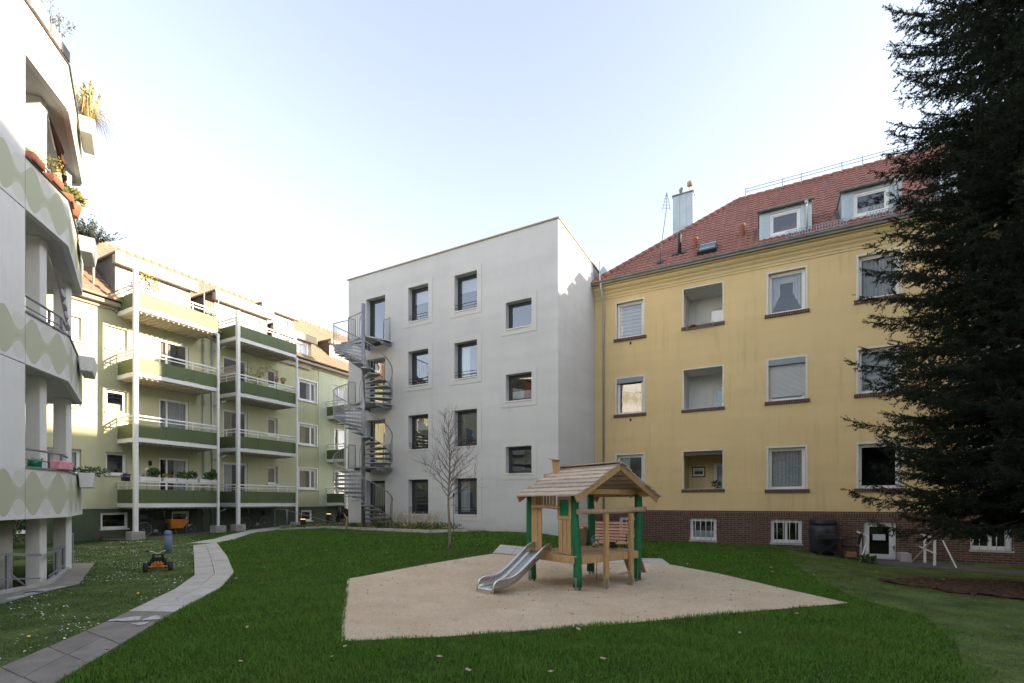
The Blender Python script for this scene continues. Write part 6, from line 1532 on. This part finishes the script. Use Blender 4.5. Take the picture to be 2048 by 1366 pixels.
# ------------------------------------------------------------------ spruce
def spruce():
    rg = np.random.default_rng(5); base = Vector((10.75, 9.65, 0)); H = 20.0
    t = thing('spruce_tree', 'huge dark green spruce with drooping needle-covered boughs at the right edge', 'tree', base)
    tr = MB(); tr.tube([base+UP*z for z in (-.1, .3, 2, 6, 11, 19.7)], [.30, .24, .21, .16, .10, .02], 14); tr.build('trunk', 'bark_dark', t)
    bb = MB(); S0, S1, S2, LN = [], [], [], []      # needle twig segments: start, mid, end
    def add_twig(a, b, c): S0.append(a); S1.append(b); S2.append(c)
    z = 1.45
    while z < H-.5:
        f = z/H; n = 12 if z < 12.5 else 6
        rad = 3.15*(1-f)**.36*(.82 if z < 2.0 else 1)*(1.0 if f < .7 else (1-f)/.3) + .05
        ph0 = rg.uniform(0, 6.28)
        for k in range(n):
            az = ph0+2*PI*k/n+rg.uniform(-.25, .25); L = rad*(rg.uniform(.70, 1.0) if rg.random() < .72 else rg.uniform(1.0, 1.14)); d = np.array([math.cos(az), math.sin(az), 0])
            # boughs sag and turn up at the tip
            start = np.array([base.x, base.y, z+rg.uniform(-.17, .17)])
            rise = (.25 if f > .55 else .02) - .34*(1-f)
            P = lambda s: start+d*L*s+np.array([0, 0, L*(rise*s+.34*(s*s)*(s*.9-.25))])
            sd = np.array([-d[1], d[0], 0])
            bb.tube([Vector(P(s)) for s in (0, .25, .5, .75, .95)], [.032*(1-f)+.008, .022*(1-f)+.006, .012, .007, .004], 5, cap=False)
            view = (1.0 if (d[0] < .3) else .35)*(1 if z < 12.5 else .5)
            ns = int(L/.075*view); 
            for i in range(ns):
                s = .14+.86*(i+rg.random())/ns; p = P(s); side = 1 if i % 2 else -1
                l = (.17+.58*(1-s))*min(1, L/2.4)*rg.uniform(.7, 1.2)
                dirv = d*rg.uniform(.45, .9)+sd*side*rg.uniform(.55, 1.0)+np.array([0, 0, rg.uniform(-.75, .10)]); dirv /= np.linalg.norm(dirv)
                mid = p+dirv*l*.5+np.array([0, 0, -.02]); end = p+dirv*l+np.array([0, 0, -.10*l+rg.uniform(-.02, .09)])
                add_twig(p, mid, end)
                for j in range(int(2+l*13)):
                    u = rg.uniform(.15, 1); q_ = p*(1-u)+end*u; dv = dirv*.7+np.array(rg.normal(0, .55, 3))*np.array([1, 1, .7]); dv[2] -= .15; dv /= np.linalg.norm(dv); ll = rg.uniform(.07, .15)
                    add_twig(q_, q_+dv*ll*.5, q_+dv*ll+np.array([0, 0, .01]))
            add_twig(P(.8), P(.92), P(1.06))
            for j in range(26):
                s = rg.uniform(.55, 1.04); q_ = P(s); dv = d*rg.uniform(.3, 1)+sd*rg.uniform(-.7, .7)+np.array([0, 0, rg.uniform(-.25, .7)]); dv /= np.linalg.norm(dv); ll = rg.uniform(.08, .2)
                add_twig(q_, q_+dv*ll*.5, q_+dv*ll+np.array([0, 0, .015]))
        z += .24 if z < 12.5 else .5
    bb.build('boughs', 'bark_dark', t)
    S0, S1, S2 = map(np.array, (S0, S1, S2)); L = np.linalg.norm(S1-S0, axis=1)+np.linalg.norm(S2-S1, axis=1)
    cnt = np.maximum(5, (L*(170 if True else 1)).astype(int)); idx = np.repeat(np.arange(len(L)), cnt); N = len(idx); u = rg.random(N)
    pt = np.where((u < .5)[:, None], S0[idx]+(S1-S0)[idx]*(u*2)[:, None], S1[idx]+(S2-S1)[idx]*((u-.5)*2)[:, None])
    ax = S2[idx]-S0[idx]; ax /= np.linalg.norm(ax, axis=1)[:, None]
    r = rg.normal(0, 1, (N, 3)); r -= ax*(r*ax).sum(1)[:, None]; r /= np.linalg.norm(r, axis=1)[:, None]
    dv = ax*.55+r*.84; ln = rg.uniform(.024, .040, N)[:, None]; sdv_ = np.cross(dv, rg.normal(0, 1, (N, 3))); sdv_ /= np.linalg.norm(sdv_, axis=1)[:, None]; wd_ = .0078
    v = np.stack([pt-sdv_*wd_, pt+sdv_*wd_, pt+dv*ln+sdv_*.001], 1).reshape(-1, 3)
    # a few yellowed patches
    yc = np.array([[8.3, 7.6, 6.1], [9.4, 8.0, 7.6], [8.0, 7.6, 9.9]]); yr = [.3, .34, .3]
    ym = np.zeros(len(L), bool)
    for c_, rr in zip(yc, yr): ym |= (np.abs(S0[:, 0]-c_[0]) < rr) & (np.abs(S0[:, 2]-c_[2]) < rr) & (S0[:, 1] < 8.6)
    yi = ym[idx]; f = np.arange(3*N).reshape(N, 3)
    v3 = v.reshape(N, 3, 3)
    np_mesh('crown', v3[~yi].reshape(-1, 3), np.arange(3*int((~yi).sum())), 3, 'needle', parent=t)
    if yi.any(): np_mesh('yellowed_needles', v3[yi].reshape(-1, 3), np.arange(3*int(yi.sum())), 3, 'needle_y', parent=t)
    print('needles', N)
spruce()
# ------------------------------------------------------------------ grass
def view_ok(x, y): r = x/np.maximum(y, .1); return (y > 3.4) & (r > -1.35) & (r < 1.35)
KAR = [tuple(LB_) for LB_ in [(-30, -4)]]
LFOOT = [tuple(FL(-9, .0, 0).xy), tuple(FL(1.33, -.0, 0).xy), tuple((P2).xy), (-12.0, 13.2), (-20, 13), (-20, 0)]
BEDX = [tuple(W(*p).xy) for p in [(-20.75, 15.1), (-11.3, 14.62), (-9.9, 16.5), (-9.9, 30), (-25, 30), (-25, 18), (-20.9, 16.8)]]
def mask_ok(x, y):
    a = x*CO-y*SI; b = x*SI+y*CO
    ok = view_ok(x, y) & (b < 20.55) & ~((a < -6.75) & (b > 16.4)) & (a > -23.0)
    sc = Vector((sum(q[0] for q in SAND)/len(SAND), sum(q[1] for q in SAND)/len(SAND)))
    ok &= ~inpoly(x, y, [tuple(sc+(Vector(q)-sc)*.99) for q in SAND])
    for p in (PATHP, PATH2, PAVE, MUL, LFOOT, BEDX, ENT, TRK): ok &= ~inpoly(x, y, p)
    dn = (BP1-BP0).normalized(); nn = Vector((-dn.y, dn.x, 0))*1.3; sl = [BP0.xy, BP1.xy, (BP1+nn).xy, (BP0+nn).xy]
    return ok & ~inpoly(x, y, [tuple(s) for s in sl])
DAISY = [(-5.05, 3.0)]+LE[1:]+[G(370, 1089), (-13.2, 24), (-26, 24), (-26, 2)]
FARR = lambda x, y: (x*CO-y*SI) > .2
def scatter(rg, n, x0, x1, y0, y1):
    return rg.uniform(x0, x1, n), rg.uniform(y0, y1, n)
EAST = [G(1572, 1094), G(1585, 1125), G(1640, 1165), G(1735, 1203), G(1850, 1232), G(1915, 1290), G(1935, 1366), (4.6, 3.2), (30, 3), (30, 30), tuple(W(.25, 20.9).xy)]
def grass(name, want_daisy, dens, hts, wid, mat, lean=.5, seed=1, patch=0, east=None):
    rg = np.random.default_rng(seed); V = []
    for (y0, y1, dn, hh, ww) in dens:
        x0, x1 = -1.25*y1, 1.25*y1; n = int((x1-x0)*(y1-y0)*dn); x, y = scatter(rg, n, x0, x1, y0, y1)
        ok = mask_ok(x, y) & (inpoly(x, y, DAISY) == want_daisy)
        if east is not None: ok &= inpoly(x+.12*np.sin(y*5)+.1*np.sin(y*13)+rg.normal(0, .10, len(x)), y+.12*np.sin(x*6)+rg.normal(0, .10, len(x)), EAST) == east
        x, y = x[ok], y[ok]
        if patch:
            w = np.sin(x*2.1+np.sin(y*1.7)*2)*np.sin(y*2.6+np.sin(x*1.3)*2); k = rg.random(len(x)) < (.72+.28*w); x, y = x[k], y[k]
        N = len(x); z = gv(x, y)
        a = x*CO-y*SI
        th = rg.uniform(0, 2*PI, N); le = rg.uniform(.1, lean, N); 
        clump = .75+.45*np.sin(x*3.1+1.7*np.sin(y*2.3))*np.sin(y*3.7+1.3*np.sin(x*2.9))+rg.uniform(-.25, .3, N)
        rough = np.clip((a-.2)/2.5, 0, 1)*.35
        h = hh*np.clip(clump, .35, 1.5)*(1-rough)
        d = np.stack([np.cos(th)*le, np.sin(th)*le, np.ones(N)], 1); d /= np.linalg.norm(d, axis=1)[:, None]
        s = np.stack([-np.sin(th), np.cos(th), np.zeros(N)], 1)*ww*.5
        p = np.stack([x, y, z-.004], 1); m1 = p+d*(h*.6)[:, None]; out = np.stack([np.cos(th), np.sin(th), np.zeros(N)], 1)
        tip = m1+d*(h*.4)[:, None]+out*(h*le*.7)[:, None]
        V.append(np.stack([p-s, p+s, m1+s*.8, tip, m1-s*.8], 1).reshape(-1, 3))
    v = np.concatenate(V); n = len(v)//5; b = (np.arange(n)*5)[:, None]
    # one quad-like five-sided blade folded at the bend: quad + triangle
    quad = (b+np.array([0, 1, 2, 4])); 
    me = bpy.data.meshes.new(name); me.vertices.add(len(v)); me.vertices.foreach_set('co', v.astype(np.float32).ravel())
    tri = (b+np.array([4, 2, 3])); lv = np.concatenate([quad.ravel(), tri.ravel()]).astype(np.int32)
    me.loops.add(len(lv)); me.loops.foreach_set('vertex_index', lv); me.polygons.add(2*n)
    me.polygons.foreach_set('loop_start', np.concatenate([np.arange(n)*4, 4*n+np.arange(n)*3]).astype(np.int32)); me.materials.append(M[mat]); me.update(calc_edges=True)
    o = bpy.data.objects.new(name, me); COL.objects.link(o); tag(o, None, None, kind='stuff'); print(name, n); return o
o = grass('lawn_grass', False, [(3.6, 6.5, 4300, .062, .0062), (6.5, 9.5, 2600, .062, .008), (9.5, 14, 1300, .06, .012), (14, 22, 560, .06, .02)], None, None, 'grass', .7, 3, 0, False)
sheet('older_turf', EAST, 'thin_lawn', .003)
oe = grass('older_lawn_grass', False, [(3.2, 7, 3000, .036, .006), (7, 11, 1700, .036, .009), (11, 16, 900, .036, .013), (16, 24, 420, .04, .022)], None, None, 'grass_east', .95, 14, 1, True)
tag(oe, 'shorter yellowish older lawn grass on the right in front of the spruce', 'grass', kind='stuff')
tag(o, 'lush dark green mown lawn grass around the sand pit', 'grass', kind='stuff')
o = grass('meadow_grass', True, [(3.6, 7, 2600, .040, .006), (7, 11, 1500, .042, .009), (11, 16, 700, .042, .014), (16, 25, 330, .045, .022)], None, None, 'grass_thin', .95, 4, 1)
tag(o, 'thin short lawn grass full of daisies left of the path', 'grass', kind='stuff')
sheet('daisy_turf', [DAISY[0]]+LE[1:]+[G(370, 1089), tuple(W(-23.0, 12.8).xy), tuple(W(-23.0, 5).xy), (-16, 9), (-12.0, 13.2), tuple(P2.xy), G(190, 1127), G(158, 1170), G(64, 1193), G(0, 1211), (-7.9, 4.4)], 'thin_lawn', .004)
# daisies
def dots(name, n, mat, poly, rr, hz, seed, label, cat, cl=True):
    rg = np.random.default_rng(seed); x = rg.uniform(-16, -3, n*6); y = rg.uniform(3.6, 19, n*6); ok = mask_ok(x, y) & inpoly(x, y, poly)
    if cl: w = np.sin(x*1.3+np.sin(y*.9)*2)*np.sin(y*1.5+np.sin(x*.8)*2); ok &= rg.random(len(x)) < np.clip(.22+.9*w, .03, 1)
    x, y = x[ok][:n], y[ok][:n]; N = len(x); k = 7
    r = rg.uniform(.6, 1.15, N)*rr; z = gv(x, y)+hz*rg.uniform(.7, 1.2, N); t1, t2 = rg.uniform(-.4, .4, N), rg.uniform(-.4, .4, N)
    an = 2*PI*np.arange(k)/k; X = x[:, None]+r[:, None]*np.cos(an); Y = y[:, None]+r[:, None]*np.sin(an); Z = z[:, None]+r[:, None]*(t1[:, None]*np.cos(an)+t2[:, None]*np.sin(an))
    v = np.stack([X, Y, Z], -1).reshape(-1, 3); o = np_mesh(name, v, np.arange(N*k), k, mat); return tag(o, label, cat, kind='stuff')
dots('daisies', 3600, 'flower_white', DAISY, .0115, .045, 8, 'many small white daisies scattered over the thin lawn', 'daisies')
dots('dandelions', 26, 'flower_yellow', DAISY, .022, .05, 9, 'a few yellow dandelions among the daisies', 'dandelions', False)
def fallen(name, n, mat, seed, label, size, box, zz=.045):
    rg = random.Random(seed); m = MB()
    k = 0
    while k < n:
        x, y = rg.uniform(box[0], box[1]), rg.uniform(box[2], box[3])
        if abs(x/y) > 1.2: continue
        z = g(x, y)+zz; a = rg.uniform(0, 6.28); s = size*rg.uniform(.5, 1.2); d = Vector((math.cos(a), math.sin(a), rg.uniform(-.2, .4))); e = Vector((-d.y, d.x, rg.uniform(-.3, .3)))*.45; p = Vector((x, y, z))
        m.add([p, p+d*s*.5+e*s, p+d*s, p+d*s*.5-e*s], [(0, 1, 2, 3)]); k += 1
    return tag(m.build(name, mat, fix=False), label, 'leaves', kind='stuff')
fallen('fallen_leaves', 110, 'leaf_fall' if 'leaf_fall' in M else 'curtain_beige', 5, 'scattered dry fallen leaves on lawn and sand', .07, (-6, 11, 4.5, 15))
# wood chips on the mulch
rg = random.Random(8); m = MB()
for k in range(1500):
    a = rg.uniform(0, 6.28); rr = rg.random()**.5; x, y = mc.x+2.0*rr*math.cos(a), mc.y+1.4*rr*math.sin(a); z = g(x, y)+.03; p = Vector((x, y, z)); d = Vector((rg.gauss(0, 1), rg.gauss(0, 1), rg.gauss(0, .3))).normalized(); e = d.cross(Vector((rg.gauss(0, .4), rg.gauss(0, .4), 1))).normalized()*.25
    s = rg.uniform(.03, .08); m.add([p-d*s*.5-e*s*.5, p+d*s*.5-e*s*.5, p+d*s*.5+e*s*.5+UP*.006, p-d*s*.5+e*s*.5+UP*.006], [(0, 1, 2, 3)])
tag(m.build('wood_chips', 'mulch', fix=False), 'loose bark chips on the bare bed under the spruce', 'wood chips', kind='stuff')
# plants of the bed
rg = random.Random(6); m = MB()
for k in range(260):
    a = rg.uniform(-20.3, -10.9); b = rg.uniform(14.95, 16.2)
    if a > -11.6 and b < 15.3: continue
    P = W(a, b); P.z = g(P.x, P.y)+.08; hgt = .10 if a < -16 else (.20 if a > -15 else .12); leaves(m, P+UP*hgt*.5, (.12, .12, hgt*.6), 16, .05, 0 if rg.random() < .6 else 1, rg, 2.0)
tag(m.build('bed_plants', ['leaf', 'leaf_yellow'], fix=False), 'low green ground cover filling the bed by the pale block', 'plants', kind='stuff')
rg = random.Random(9); m = MB()
for k in range(260):
    a = rg.uniform(-15.2, -11.8); b = rg.uniform(15.6, 16.3); P = W(a, b); P.z = g(P.x, P.y)+.05; h = rg.uniform(.35, .72); d = Vector((rg.gauss(0, .12), rg.gauss(0, .12), 1)); s = Vector((.004, .001, 0)); e = P+d*h
    m.add([P-s, P+s, e+s*.4, e-s*.4], [(0, 1, 2, 3)])
    for j in range(4): f = P.lerp(e, rg.uniform(.6, 1)); m.add([f, f+Vector((rg.uniform(-.04, .04), rg.uniform(-.04, .04), .03)), f+Vector((.006, 0, .05))], [(0, 1, 2)], 0)
tag(m.build('tall_bed_grass', 'straw', fix=False), 'tall pale ornamental grass stems in the bed under the first windows', 'grass', kind='stuff')

rg = random.Random(12); m = MB(); k = 0
while k < 1500:
    x, y = rg.uniform(-3.6, 5.6), rg.uniform(5.6, 15.3)
    if not inpoly(np.array([x]), np.array([y]), SAND)[0]: continue
    k += 1; z = g(x, y)+.012+sandb(x, y); s = rg.uniform(.006, .022)*(1 if rg.random() < .97 else 1.8); p = Vector((x, y, z)); a = rg.uniform(0, 6.3)
    d = Vector((math.cos(a), math.sin(a), 0))*s; e = Vector((-d.y, d.x, 0))*.7
    m.add([p-d, p-e, p+d, p+e, p+UP*s*.6], [(0, 1, 4), (1, 2, 4), (2, 3, 4), (3, 0, 4)], 0 if rg.random() < .86 else 1)
tag(m.build('sand_clods', ['sand', 'soil'], fix=False), 'small clods and bits of bark lying on the sand', 'debris', kind='stuff')
